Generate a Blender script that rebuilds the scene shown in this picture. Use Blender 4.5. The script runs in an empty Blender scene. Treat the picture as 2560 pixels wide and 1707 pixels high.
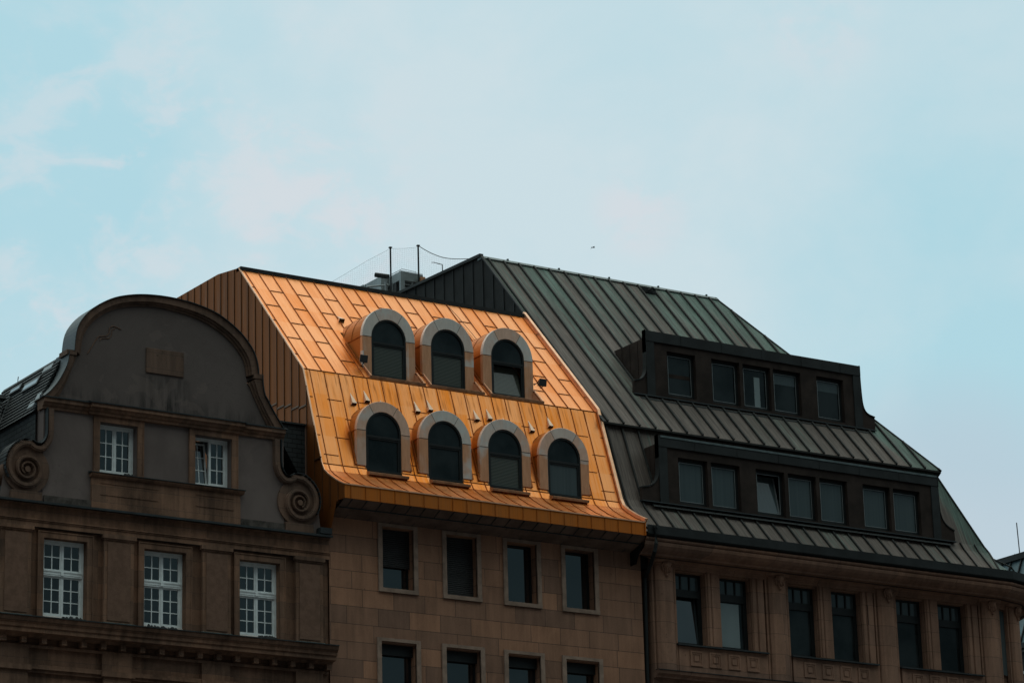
import bpy, bmesh, math, random
from mathutils import Vector, Matrix
random.seed(7)
sc = bpy.context.scene
R = math.radians

# ------------------------------------------------------------------ camera
cam_d = bpy.data.cameras.new("camera")
cam = bpy.data.objects.new("camera", cam_d)
sc.collection.objects.link(cam)
sc.camera = cam
cam_d.sensor_width = 36.0
cam_d.lens = 108.44
cam_d.clip_start = 0.5
cam_d.clip_end = 3000.0
rot = Matrix(((0.83920921, -0.1358159, -0.52657568),
              (-0.54315553, -0.25678521, -0.79940192),
              (-0.02664536, 0.95687794, -0.28926567)))
cam.matrix_world = Matrix.Translation((0.0, -70.0, 1.7)) @ rot.to_4x4()

# ------------------------------------------------------------------ world: bright thin cloud overhead, low unseen sky behind the viewer darkened to dim the fronts
SUN_EL, SUN_AZ = 68.0, 20.0          # azimuth measured from +Y towards +X
w = bpy.data.worlds.new("World")
sc.world = w
w.use_nodes = True
nt = w.node_tree
nt.nodes.clear()


class NB:
    """small helper for building node trees"""
    def __init__(self, tree):
        self.t = tree

    def n(self, typ, **kw):
        nd = self.t.nodes.new(typ)
        for k, v in kw.items():
            setattr(nd, k, v)
        return nd

    def l(self, a, b):
        self.t.links.new(a, b)

    def put(self, sock, v):
        if isinstance(v, bpy.types.NodeSocket):
            self.l(v, sock)
        else:
            sock.default_value = v

    def math(self, op, a, b=0.0, c=0.0, clamp=False):
        nd = self.n('ShaderNodeMath', operation=op, use_clamp=clamp)
        for i, v in enumerate((a, b, c)):
            self.put(nd.inputs[i], v)
        return nd.outputs[0]

    def comb(self, x, y, z):
        nd = self.n('ShaderNodeCombineXYZ')
        for i, v in enumerate((x, y, z)):
            self.put(nd.inputs[i], v)
        return nd.outputs[0]

    def sep(self, v):
        nd = self.n('ShaderNodeSeparateXYZ')
        self.l(v, nd.inputs[0])
        return nd.outputs

    def mix(self, f, a, b, blend='MIX'):
        nd = self.n('ShaderNodeMix', data_type='RGBA', blend_type=blend)
        self.put(nd.inputs[0], f)
        for i, v in ((6, a), (7, b)):
            self.put(nd.inputs[i], v if isinstance(v, bpy.types.NodeSocket) else (v[0], v[1], v[2], 1.0))
        return nd.outputs[2]

    def noise(self, vec, scale, detail=3.0, rough=0.55, dist=0.0):
        nd = self.n('ShaderNodeTexNoise')
        self.l(vec, nd.inputs['Vector'])
        nd.inputs['Scale'].default_value = scale
        nd.inputs['Detail'].default_value = detail
        nd.inputs['Roughness'].default_value = rough
        nd.inputs['Distortion'].default_value = dist
        return nd.outputs['Fac']

    def ramp(self, f, lo, hi, smooth=True):
        nd = self.n('ShaderNodeMapRange', interpolation_type='SMOOTHSTEP' if smooth else 'LINEAR')
        self.put(nd.inputs[0], f)
        nd.inputs[1].default_value = lo
        nd.inputs[2].default_value = hi
        return nd.outputs[0]

    def dot(self, v, c):
        nd = self.n('ShaderNodeVectorMath', operation='DOT_PRODUCT')
        self.l(v, nd.inputs[0])
        nd.inputs[1].default_value = c
        return nd.outputs['Value']

    def white(self, vec):
        nd = self.n('ShaderNodeTexWhiteNoise', noise_dimensions='3D')
        self.l(vec, nd.inputs['Vector'])
        return nd.outputs['Value']

    def vscale(self, v, s):
        nd = self.n('ShaderNodeVectorMath', operation='MULTIPLY')
        self.l(v, nd.inputs[0])
        nd.inputs[1].default_value = s
        return nd.outputs[0]


b = NB(nt)
sky = b.n('ShaderNodeTexSky', sky_type='NISHITA')
sky.sun_disc = False
sky.sun_elevation = R(SUN_EL)
sky.sun_rotation = R(SUN_AZ)
sky.air_density = 1.0
sky.dust_density = 2.0
tc = b.n('ShaderNodeTexCoord')
d = tc.outputs['Generated']
# soft cloud layer, broken by paler and bluer patches
n1 = b.noise(b.vscale(d, (1.0, 1.0, 1.5)), 7.0, 5.0, 0.5, 0.3)
n2 = b.noise(b.vscale(d, (1.0, 1.0, 1.3)), 22.0, 5.0, 0.6, 0.2)
n3 = b.noise(b.vscale(d, (1.0, 1.0, 1.6)), 48.0, 6.0, 0.6, 0.6)
nn = b.math('ADD', b.math('MULTIPLY', n1, 0.62), b.math('MULTIPLY', n2, 0.38))


def blob(dirv, lo, hi):
    v = Vector(dirv).normalized()
    return b.ramp(b.dot(d, v), math.cos(R(hi)), math.cos(R(lo)))


bright = blob((0.5165, 0.7755, 0.363), 0.5, 7.5)    # thick pale cloud over the roofs
blue_r = blob((0.660, 0.704, 0.262), 0.2, 2.6)      # clear patch low on the right
edge_r = blob((0.655, 0.690, 0.310), 0.5, 5.5)      # thinner cloud on the right
blue_l = blob((0.375, 0.860, 0.345), 0.4, 4.6)      # clear patch on the left
grey_r = blob((0.648, 0.728, 0.225), 0.6, 3.4)      # greyer haze near the far roofs
low = b.ramp(b.sep(d)[2], 0.335, 0.285)             # whiter towards the roofs
m = b.math('ADD', b.math('MULTIPLY', b.ramp(nn, 0.32, 0.68), 0.75), b.math('MULTIPLY', bright, 0.50))
m = b.math('ADD', m, b.math('ADD', b.math('MULTIPLY', low, 0.20), 0.06))
m = b.math('SUBTRACT', m, b.math('MULTIPLY', blue_r, 0.55))
m = b.math('SUBTRACT', m, b.math('MULTIPLY', edge_r, 0.22))
m = b.math('SUBTRACT', m, b.math('MULTIPLY', blue_l, 0.38), clamp=True)
cloud = b.mix(m, (4.45, 7.05, 7.80), (6.25, 7.60, 7.98))
for dv, hi_, am in (((0.465, 0.822, 0.329), 2.2, 0.50), ((0.5547, 0.7648, 0.3277), 1.1, 0.55), ((0.5904, 0.7115, 0.3812), 1.3, 0.35), ((0.415, 0.842, 0.346), 1.0, 0.35), ((0.390, 0.873, 0.290), 1.2, 0.4)):
    puff = b.math('MULTIPLY', b.math('MULTIPLY', blob(dv, 0.1, hi_), b.ramp(b.math('ADD', b.math('MULTIPLY', n2, 0.6), b.math('MULTIPLY', n3, 0.4)), 0.46, 0.60)), am)
    cloud = b.mix(puff, cloud, (7.35, 7.35, 7.65))
cream = b.math('MULTIPLY', b.ramp(b.math('ADD', b.math('MULTIPLY', n2, 0.55), b.math('MULTIPLY', n3, 0.45)), 0.47, 0.60), blob((0.43, 0.845, 0.318), 1.5, 6.0))
cloud = b.mix(b.math('MULTIPLY', cream, 0.55), cloud, (7.0, 7.45, 7.75))
cloud = b.mix(b.math('MULTIPLY', grey_r, 0.75), cloud, (5.05, 6.05, 6.8))
cloudy = b.mix(0.90, sky.outputs[0], cloud)
# overcast sky: brighter overhead; unseen low sky towards -Y made dark to dim the street fronts
zen = b.math('ADD', b.math('MULTIPLY', b.ramp(b.sep(d)[2], 0.42, 0.88), 0.95), 1.0)
zr = b.ramp(b.sep(d)[2], 0.42, 0.70)
tint = b.mix(zr, (1.0, 1.0, 1.0), (1.16, 0.98, 0.83))
cloudy = b.mix(1.0, cloudy, b.comb(zen, zen, zen), 'MULTIPLY')
cloudy = b.mix(1.0, cloudy, tint, 'MULTIPLY')
front_dim = b.ramp(b.dot(d, (0.10, 0.78, 0.72)), -0.42, 0.15)
mirror_glow = blob((0.52, -0.80, 0.29), 5.0, 15.0)            # bright patch added out of view for the window panes to mirror
under = b.mix(b.math('MULTIPLY', mirror_glow, 1.0), (0.22, 0.20, 0.19), (0.68, 1.15, 1.30))
final = b.mix(front_dim, under, cloudy)
bg = b.n('ShaderNodeBackground')
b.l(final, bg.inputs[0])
bg.inputs[1].default_value = 0.1
wo = b.n('ShaderNodeOutputWorld')
b.l(bg.outputs[0], wo.inputs[0])

# ------------------------------------------------------------------ sun: weak, wide, behind the cloud and behind the houses
sun_d = bpy.data.lights.new("sun", 'SUN')
sun_d.energy = 0.6
sun_d.angle = R(25.0)
sun_d.color = (1.0, 0.95, 0.88)
sun = bpy.data.objects.new("sun", sun_d)
sc.collection.objects.link(sun)
sv = Vector((math.sin(R(SUN_AZ)) * math.cos(R(SUN_EL)), math.cos(R(SUN_AZ)) * math.cos(R(SUN_EL)), math.sin(R(SUN_EL))))
sun.rotation_euler = sv.to_track_quat('Z', 'Y').to_euler()

vs = sc.view_settings
vs.view_transform = 'Standard'
vs.look = 'None'
vs.exposure = 0.0
vs.gamma = 1.0
vs.use_curve_mapping = False

# ------------------------------------------------------------------ materials
MATS = {}


def mat(name, rough=0.6, metal=0.0, spec=0.5):
    mt = bpy.data.materials.new(name)
    mt.use_nodes = True
    t = mt.node_tree
    bs = t.nodes['Principled BSDF']
    bs.inputs['Roughness'].default_value = rough
    bs.inputs['Metallic'].default_value = metal
    bs.inputs['Specular IOR Level'].default_value = spec
    nb = NB(t)
    nb.bs = bs
    nb.pos = nb.n('ShaderNodeNewGeometry').outputs['Position']
    MATS[name] = mt
    return nb


def bump(nb, h, strength=0.3, dist=0.02):
    bp = nb.n('ShaderNodeBump')
    bp.inputs['Strength'].default_value = strength
    bp.inputs['Distance'].default_value = dist
    nb.l(h, bp.inputs['Height'])
    nb.l(bp.outputs[0], nb.bs.inputs['Normal'])


def simple(name, col, rough=0.6, metal=0.0, var=0.25, scale=3.0, spec=0.5, bmp=0.0, bscale=40.0):
    nb = mat(name, rough, metal, spec)
    n = nb.noise(nb.pos, scale, 5.0, 0.6)
    lo = tuple(c * (1 - var) for c in col)
    hi = tuple(min(1.0, c * (1 + var)) for c in col)
    nb.l(nb.mix(nb.ramp(n, 0.3, 0.7), lo, hi), nb.bs.inputs['Base Color'])
    if bmp:
        bump(nb, nb.noise(nb.pos, bscale, 4.0, 0.6), bmp, 0.02)
    return nb


def stone(name, c1, c2, mortar, bw, bh, ox, oz, joint=0.012, grime=0.55, offs=0.5):
    nb = mat(name, 0.85, 0.0, 0.25)
    x, y, z = nb.sep(nb.pos)
    u = nb.math('ADD', nb.math('SUBTRACT', x, ox), nb.math('MULTIPLY', y, 1.0))
    v = nb.comb(u, nb.math('SUBTRACT', z, oz), 0.0)
    br = nb.n('ShaderNodeTexBrick', offset=offs, offset_frequency=2, squash=1.35, squash_frequency=3)
    nb.l(v, br.inputs['Vector'])
    br.inputs['Color1'].default_value = (*c1, 1)
    br.inputs['Color2'].default_value = (*c2, 1)
    br.inputs['Mortar'].default_value = (*mortar, 1)
    br.inputs['Scale'].default_value = 1.0
    br.inputs['Mortar Size'].default_value = joint
    br.inputs['Mortar Smooth'].default_value = 0.3
    br.inputs['Bias'].default_value = 0.0
    br.inputs['Brick Width'].default_value = bw
    br.inputs['Row Height'].default_value = bh
    big = nb.ramp(nb.noise(nb.vscale(nb.pos, (1.0, 1.0, 0.55)), 0.9, 6.0, 0.65, 0.5), 0.32, 0.66)
    fine = nb.noise(nb.pos, 26.0, 4.0, 0.7)
    drip = nb.ramp(nb.noise(nb.vscale(nb.pos, (6.0, 6.0, 0.5)), 1.0, 4.0, 0.6), 0.35, 0.7)
    g = nb.math('ADD', nb.math('MULTIPLY', big, 0.6), nb.math('MULTIPLY', drip, 0.4))
    g = nb.math('ADD', nb.math('MULTIPLY', g, grime), 1.0 - grime * 0.62)
    g = nb.math('MULTIPLY', g, nb.math('ADD', nb.math('MULTIPLY', fine, 0.5), 0.75))
    spots = nb.ramp(nb.noise(nb.pos, 11.0, 2.0, 0.5), 0.69, 0.75)
    g = nb.math('MULTIPLY', g, nb.math('SUBTRACT', 1.0, nb.math('MULTIPLY', spots, 0.35)))
    nb.l(nb.mix(1.0, br.outputs['Color'], nb.comb(g, g, g), 'MULTIPLY'), nb.bs.inputs['Base Color'])
    bump(nb, nb.math('SUBTRACT', fine, nb.math('MULTIPLY', br.outputs['Fac'], 1.2)), 0.35, 0.012)
    return nb


stone('ashlar', (0.360, 0.178, 0.108), (0.205, 0.112, 0.078), (0.085, 0.052, 0.040), 0.98, 0.480, 40.1, 19.37, 0.009, 0.45)
stone('brown_stone', (0.225, 0.118, 0.074), (0.150, 0.085, 0.058), (0.10, 0.065, 0.050), 1.35, 0.42, 30.0, 20.07, 0.006, 0.95)
stone('pale_stone', (0.285, 0.152, 0.102), (0.215, 0.122, 0.088), (0.07, 0.042, 0.034), 2.3, 0.60, 50.4, 18.75, 0.006, 0.55)
simple('window_stone', (0.265, 0.180, 0.140), 0.85, 0.0, 0.22, 4.0, 0.25, 0.2)
stone('dark_stone', (0.150, 0.086, 0.060), (0.115, 0.070, 0.052), (0.07, 0.048, 0.038), 1.35, 0.42, 30.0, 20.07, 0.006, 0.75)
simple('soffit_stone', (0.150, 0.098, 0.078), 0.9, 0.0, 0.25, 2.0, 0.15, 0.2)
simple('black_stone', (0.070, 0.058, 0.052), 0.9, 0.0, 0.5, 5.0, 0.2, 0.3)

nb = mat('render_plaster', 0.9, 0.0, 0.15)
pl = nb.ramp(nb.noise(nb.vscale(nb.pos, (1, 1, 0.6)), 0.55, 6.0, 0.65, 0.6), 0.3, 0.7)
fn = nb.noise(nb.pos, 45.0, 4.0, 0.7)
cr = nb.noise(nb.pos, 1.6, 6.0, 0.7, 1.2)
crack = nb.math('SUBTRACT', 1.0, nb.ramp(nb.math('ABSOLUTE', nb.math('SUBTRACT', cr, 0.5)), 0.0, 0.012))
crack = nb.math('MULTIPLY', crack, nb.ramp(nb.noise(nb.pos, 0.45, 2.0, 0.5), 0.52, 0.62))
pc = nb.mix(pl, (0.125, 0.096, 0.090), (0.180, 0.140, 0.130))
pc = nb.mix(nb.math('MULTIPLY', crack, 0.5), pc, (0.06, 0.05, 0.045))
gz = nb.math('ADD', nb.math('MULTIPLY', fn, 0.35), 0.82)
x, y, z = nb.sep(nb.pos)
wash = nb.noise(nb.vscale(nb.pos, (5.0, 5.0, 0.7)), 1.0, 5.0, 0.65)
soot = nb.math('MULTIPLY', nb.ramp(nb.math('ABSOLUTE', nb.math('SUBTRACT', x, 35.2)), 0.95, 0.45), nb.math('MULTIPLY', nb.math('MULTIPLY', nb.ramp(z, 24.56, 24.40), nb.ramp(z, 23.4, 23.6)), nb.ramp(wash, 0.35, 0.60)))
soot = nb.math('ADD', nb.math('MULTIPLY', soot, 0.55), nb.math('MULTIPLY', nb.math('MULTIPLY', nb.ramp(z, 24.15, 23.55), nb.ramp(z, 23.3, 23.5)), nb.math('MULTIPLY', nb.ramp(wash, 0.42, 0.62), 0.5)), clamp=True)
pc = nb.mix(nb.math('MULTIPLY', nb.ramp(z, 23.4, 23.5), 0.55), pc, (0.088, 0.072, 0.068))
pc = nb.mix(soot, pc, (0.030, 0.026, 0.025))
rep = nb.math('MULTIPLY', nb.ramp(nb.noise(nb.pos, 0.8, 4.0, 0.6, 0.8), 0.60, 0.63), 0.22)
pc = nb.mix(rep, pc, (0.20, 0.15, 0.135))
nb.l(nb.mix(1.0, pc, nb.comb(gz, gz, gz), 'MULTIPLY'), nb.bs.inputs['Base Color'])
bump(nb, fn, 0.25, 0.01)

simple('rough_panel', (0.165, 0.095, 0.068), 0.95, 0.0, 0.15, 6.0, 0.15, 0.6, 55.0)
simple('zinc_dark', (0.026, 0.030, 0.033), 0.6, 0.0, 0.3, 3.0, 0.25)
simple('zinc_cap', (0.018, 0.024, 0.027), 0.5, 0.0, 0.25, 1.5, 0.5)
simple('verdigris', (0.090, 0.125, 0.125), 0.6, 0.2, 0.35, 6.0)
simple('white_paint', (0.74, 0.77, 0.78), 0.45, 0.0, 0.10, 5.0)
simple('pink_sill', (0.46, 0.41, 0.39), 0.6, 0.0, 0.12, 6.0)
simple('gable_black', (0.014, 0.014, 0.014), 0.75, 0.0, 0.3, 2.0, 0.15)
simple('dark_frame', (0.012, 0.014, 0.015), 0.5, 0.0, 0.15, 4.0, 0.25)
simple('black_iron', (0.016, 0.017, 0.018), 0.5, 0.0, 0.2, 6.0)
simple('bird_black', (0.012, 0.012, 0.013), 0.8, 0.0, 0.1, 30.0)
simple('grey_sheet', (0.25, 0.28, 0.29), 0.55, 0.3, 0.15, 2.0)
simple('galvanised', (0.23, 0.25, 0.26), 0.5, 0.4, 0.15, 2.0)
simple('net_cord', (0.10, 0.115, 0.12), 0.8, 0.0, 0.1, 8.0)
simple('orange_box', (0.42, 0.19, 0.09), 0.6, 0.0, 0.1, 3.0)
simple('asphalt', (0.05, 0.05, 0.052), 0.9, 0.0, 0.2, 2.0)
simple('flat_roofing', (0.16, 0.155, 0.15), 0.9, 0.0, 0.2, 1.0)

# glass: dark rooms behind, sky in the pane
nb = mat('glass', 0.03, 0.0, 1.0)
nb.bs.inputs['IOR'].default_value = 1.65
nb.l(nb.mix(nb.ramp(nb.noise(nb.pos, 1.2, 2.0, 0.5), 0.35, 0.65), (0.004, 0.005, 0.006), (0.012, 0.014, 0.016)), nb.bs.inputs['Base Color'])
bump(nb, nb.noise(nb.pos, 1.1, 1.0, 0.5), 0.04, 0.05)
nb = mat('glass_dark', 0.04, 0.0, 0.35)
nb.l(nb.mix(nb.ramp(nb.noise(nb.pos, 0.9, 3.0, 0.5), 0.35, 0.65), (0.006, 0.009, 0.010), (0.022, 0.028, 0.030)), nb.bs.inputs['Base Color'])
bump(nb, nb.noise(nb.pos, 0.9, 1.0, 0.5), 0.06, 0.05)
nb = mat('glass_curtain', 0.04, 0.0, 0.5)
fold = nb.noise(nb.vscale(nb.pos, (14.0, 14.0, 0.25)), 1.0, 3.0, 0.5)
nb.l(nb.mix(fold, (0.040, 0.054, 0.060), (0.075, 0.095, 0.10)), nb.bs.inputs['Base Color'])
nb = mat('glass_white_blind', 0.05, 0.0, 0.5)
nb.l(nb.mix(nb.noise(nb.pos, 1.5, 2.0), (0.17, 0.21, 0.22), (0.25, 0.29, 0.30)), nb.bs.inputs['Base Color'])
nb = mat('glass_slats', 0.06, 0.0, 0.5)
x, y, z = nb.sep(nb.pos)
wv = nb.math('ADD', nb.math('MULTIPLY', nb.math('SINE', nb.math('MULTIPLY', z, 150.0)), 0.5), 0.5)
nb.l(nb.mix(wv, (0.022, 0.026, 0.024), (0.105, 0.112, 0.096)), nb.bs.inputs['Base Color'])
nb = mat('shutter', 0.55, 0.0, 0.4)
x, y, z = nb.sep(nb.pos)
wv = nb.math('ADD', nb.math('MULTIPLY', nb.math('SINE', nb.math('MULTIPLY', z, 110.0)), 0.5), 0.5)
nb.l(nb.mix(wv, (0.008, 0.008, 0.009), (0.045, 0.042, 0.042)), nb.bs.inputs['Base Color'])
bump(nb, wv, 0.5, 0.02)


def golden(name, a, c, d_, rough, metal, bx, lz, seed, streaks=1.0):
    """warm copper-alloy sheet; every panel has its own tint and its own streaks down the slope"""
    nb = mat(name, rough, metal, 0.5)
    x, y, z = nb.sep(nb.pos)
    bay = nb.math('FLOOR', nb.math('DIVIDE', nb.math('SUBTRACT', x, 40.18), bx))
    sh = nb.math('MULTIPLY', nb.math('MODULO', bay, 2.0), 0.5)
    row = nb.math('FLOOR', nb.math('ADD', nb.math('DIVIDE', nb.math('SUBTRACT', z, 28.94), lz), sh))
    rnd = nb.white(nb.comb(bay, row, seed))
    st = nb.noise(nb.vscale(nb.pos, (11.0, 0.45, 0.45)), 1.0, 5.0, 0.65)
    st2 = nb.noise(nb.vscale(nb.pos, (30.0, 0.8, 0.8)), 1.0, 3.0, 0.6)
    big = nb.noise(nb.pos, 0.8, 3.0, 0.5)
    f = nb.math('ADD', nb.math('MULTIPLY', rnd, 0.70), nb.math('MULTIPLY', nb.math('SUBTRACT', nb.ramp(st, 0.36, 0.64), 0.25), 0.50 * streaks))
    f = nb.math('ADD', f, nb.math('MULTIPLY', nb.ramp(big, 0.35, 0.65), 0.25), clamp=True)
    col = nb.mix(f, a, c)
    col = nb.mix(nb.math('MULTIPLY', nb.ramp(st2, 0.56, 0.72), 0.45 * streaks), col, d_)
    if name == 'golden_sheet':
        dr = nb.math('MULTIPLY', nb.ramp(nb.noise(nb.vscale(nb.pos, (7.0, 0.6, 0.6)), 1.3, 4.0, 0.6), 0.50, 0.66), nb.math('MULTIPLY', nb.ramp(z, 24.7, 25.6), nb.ramp(z, 25.80, 25.74)))
        col = nb.mix(nb.math('MULTIPLY', dr, 0.75), col, (0.22, 0.060, 0.006))
        dr2 = nb.math('MULTIPLY', nb.ramp(nb.noise(nb.vscale(nb.pos, (8.0, 0.6, 0.6)), 1.7, 4.0, 0.6), 0.52, 0.66), nb.ramp(z, 22.85, 22.5))
        col = nb.mix(nb.math('MULTIPLY', dr2, 0.6), col, (0.30, 0.085, 0.004))
    nb.l(col, nb.bs.inputs['Base Color'])
    ro = nb.math('ADD', nb.math('MULTIPLY', st, 0.25), rough - 0.12)
    nb.l(ro, nb.bs.inputs['Roughness'])
    oil = nb.noise(nb.vscale(nb.pos, (2.2, 1.0, 1.0)), 1.3, 2.0, 0.5)
    bump(nb, oil, 0.22, 0.05)
    return nb


golden('golden_sheet', (0.72, 0.185, 0.006), (0.80, 0.310, 0.110), (0.44, 0.095, 0.003), 0.36, 0.80, 0.457, 1.31, 1.0)
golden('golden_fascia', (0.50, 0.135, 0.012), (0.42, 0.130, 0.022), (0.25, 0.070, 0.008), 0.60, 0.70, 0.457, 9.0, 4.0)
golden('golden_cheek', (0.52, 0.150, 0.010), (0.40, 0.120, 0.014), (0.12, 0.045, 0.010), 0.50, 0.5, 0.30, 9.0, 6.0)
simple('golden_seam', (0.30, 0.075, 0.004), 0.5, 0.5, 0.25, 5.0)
simple('golden_trim', (0.80, 0.43, 0.26), 0.38, 0.6, 0.12, 4.0)
simple('sill_copper', (0.34, 0.165, 0.085), 0.5, 0.4, 0.30, 5.0)

# left flank: the same metal gone brown, streaked from the top edge
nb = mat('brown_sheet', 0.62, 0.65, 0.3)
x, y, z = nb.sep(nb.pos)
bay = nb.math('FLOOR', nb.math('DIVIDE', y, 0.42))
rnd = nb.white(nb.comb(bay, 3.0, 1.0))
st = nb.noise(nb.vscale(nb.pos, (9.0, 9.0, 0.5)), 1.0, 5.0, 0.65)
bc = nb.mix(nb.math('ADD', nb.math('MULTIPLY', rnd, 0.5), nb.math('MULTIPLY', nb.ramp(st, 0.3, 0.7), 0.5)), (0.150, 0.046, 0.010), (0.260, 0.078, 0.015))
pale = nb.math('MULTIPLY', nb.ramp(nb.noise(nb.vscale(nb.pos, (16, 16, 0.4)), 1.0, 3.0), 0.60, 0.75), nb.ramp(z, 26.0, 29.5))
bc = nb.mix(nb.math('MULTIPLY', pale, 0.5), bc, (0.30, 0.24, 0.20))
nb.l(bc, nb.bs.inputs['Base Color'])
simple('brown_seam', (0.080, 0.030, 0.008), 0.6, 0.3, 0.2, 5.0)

# dormer surrounds: pinkish bronze, blue-grey sky reflection painted into some sheets
nb = mat('bronze_surround', 0.40, 0.15, 0.5)
oi = nb.n('ShaderNodeObjectInfo')
x, y, z = nb.sep(nb.pos)
bl = nb.noise(nb.vscale(nb.pos, (1.3, 1.3, 1.1)), 0.9, 3.0, 0.5)
hi = nb.white(nb.comb(nb.math('FLOOR', nb.math('MULTIPLY', x, 1.35)), nb.math('FLOOR', nb.math('MULTIPLY', z, 1.05)), 2.0))
sky_tint = nb.math('MULTIPLY', nb.ramp(bl, 0.44, 0.60), nb.ramp(hi, 0.25, 0.8))
fi = nb.noise(nb.vscale(nb.pos, (14, 14, 2)), 1.0, 5.0, 0.7)
sc_ = nb.mix(nb.ramp(fi, 0.3, 0.7), (0.50, 0.225, 0.110), (0.62, 0.305, 0.170))
sc_ = nb.mix(nb.math('MULTIPLY', sky_tint, 0.75), sc_, (0.58, 0.62, 0.62))
nb.l(sc_, nb.bs.inputs['Base Color'])
for nm_, ca, cb in (('sheet_pink', (0.60, 0.37, 0.27), (0.72, 0.46, 0.35)), ('sheet_grey', (0.55, 0.50, 0.46), (0.64, 0.56, 0.51)), ('sheet_mauve', (0.58, 0.44, 0.38), (0.66, 0.55, 0.49))):  # grey and mauve sheets carry reflected sky in their base colour
    nb = mat(nm_, 0.38, 0.15, 0.5)
    fi = nb.noise(nb.vscale(nb.pos, (9, 9, 2.5)), 1.0, 5.0, 0.7)
    bl = nb.noise(nb.pos, 2.2, 3.0, 0.6)
    cc = nb.mix(nb.ramp(fi, 0.3, 0.7), ca, cb)
    cc = nb.mix(nb.math('MULTIPLY', nb.ramp(bl, 0.50, 0.68), 0.45), cc, (0.55, 0.60, 0.61))  # mirrored sky painted in as blue-grey patches
    sp_ = nb.ramp(nb.noise(nb.pos, 17.0, 3.0, 0.6), 0.66, 0.76)
    cc = nb.mix(nb.math('MULTIPLY', sp_, 0.4), cc, (0.30, 0.14, 0.06))
    nb.l(cc, nb.bs.inputs['Base Color'])
simple('pale_sheet', (0.74, 0.50, 0.36), 0.4, 0.3, 0.12, 5.0)
simple('joint_dark', (0.045, 0.026, 0.016), 0.7, 0.0, 0.2, 5.0)

# right-hand roof: brown copper going green, each tray different
nb = mat('patina_roof', 0.68, 0.1, 0.22)
x, y, z = nb.sep(nb.pos)
bay = nb.math('FLOOR', nb.math('DIVIDE', nb.math('SUBTRACT', x, 50.12), 0.575))
rnd = nb.white(nb.comb(bay, 2.0, 5.0))
st = nb.noise(nb.vscale(nb.pos, (9.0, 0.35, 0.35)), 1.0, 5.0, 0.65)
st2 = nb.noise(nb.vscale(nb.pos, (22.0, 0.9, 0.9)), 1.0, 4.0, 0.65)
hgt = nb.ramp(z, 26.3, 31.0, False)
gr = nb.math('ADD', nb.math('MULTIPLY', hgt, 0.45), nb.math('MULTIPLY', nb.ramp(st, 0.32, 0.68), 0.45))
gr = nb.math('ADD', gr, nb.math('MULTIPLY', nb.math('SUBTRACT', rnd, 0.5), 0.45))
gr = nb.math('ADD', gr, nb.math('MULTIPLY', nb.ramp(nb.math('SUBTRACT', x, nb.math('MULTIPLY', z, -0.548)), 75.2, 76.4), 0.75), clamp=True)
brn = nb.mix(nb.ramp(st2, 0.3, 0.7), (0.066, 0.049, 0.043), (0.160, 0.128, 0.112))
grn = nb.mix(nb.ramp(st2, 0.3, 0.7), (0.046, 0.080, 0.068), (0.118, 0.182, 0.155))
pcol = nb.mix(nb.ramp(gr, 0.28, 0.85), brn, grn)
pat = nb.ramp(nb.noise(nb.vscale(nb.pos, (1.2, 0.5, 0.5)), 1.0, 5.0, 0.65), 0.35, 0.62)
pcol = nb.mix(nb.math('MULTIPLY', pat, 0.35), pcol, (0.040, 0.030, 0.026))
pcol = nb.mix(nb.math('MULTIPLY', nb.ramp(nb.noise(nb.pos, 9.0, 2.0), 0.70, 0.76), 0.6), pcol, (0.03, 0.035, 0.03))
nb.l(pcol, nb.bs.inputs['Base Color'])
simple('patina_seam_shade', (0.012, 0.012, 0.011), 0.85, 0.0, 0.3, 4.0)  # near-black: the shadow along the roof seams is put into their colour
simple('brown_metal', (0.030, 0.021, 0.018), 0.8, 0.0, 0.3, 2.0, 0.12)
simple('dark_metal', (0.018, 0.020, 0.021), 0.65, 0.0, 0.3, 1.6, 0.2)
simple('teal_trim', (0.085, 0.110, 0.115), 0.5, 0.3, 0.3, 4.0)
simple('far_roof', (0.050, 0.085, 0.100), 0.5, 0.3, 0.2, 1.0)

nb = mat('slate', 0.7, 0.0, 0.2)
x, y, z = nb.sep(nb.pos)
br = nb.n('ShaderNodeTexBrick', offset=0.5)
nb.l(nb.comb(nb.math('ADD', x, y), nb.math('MULTIPLY', z, 1.0), 0.0), br.inputs['Vector'])
br.inputs['Color1'].default_value = (0.034, 0.038, 0.040, 1)
br.inputs['Color2'].default_value = (0.026, 0.030, 0.033, 1)
br.inputs['Mortar'].default_value = (0.008, 0.009, 0.010, 1)
br.inputs['Scale'].default_value = 1.0
br.inputs['Mortar Size'].default_value = 0.012
br.inputs['Brick Width'].default_value = 0.30
br.inputs['Row Height'].default_value = 0.13
nb.l(br.outputs['Color'], nb.bs.inputs['Base Color'])
bump(nb, br.outputs['Fac'], 0.6, -0.02)
nb = mat('skylight_glass', 0.05, 0.0, 0.9)
nb.l(nb.mix(nb.noise(nb.pos, 2.0), (0.13, 0.16, 0.18), (0.20, 0.24, 0.26)), nb.bs.inputs['Base Color'])
nb.bs.inputs['Metallic'].default_value = 0.8

# ------------------------------------------------------------------ mesh helpers
WORLD = {}


def empty(name, loc, label, cat, group=None):
    o = bpy.data.objects.new(name, None)
    sc.collection.objects.link(o)
    o.location = loc
    o.empty_display_size = 0.5
    o['label'] = label
    o['category'] = cat
    if group:
        o['group'] = group
    WORLD[o.name] = Vector(loc)
    return o


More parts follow.
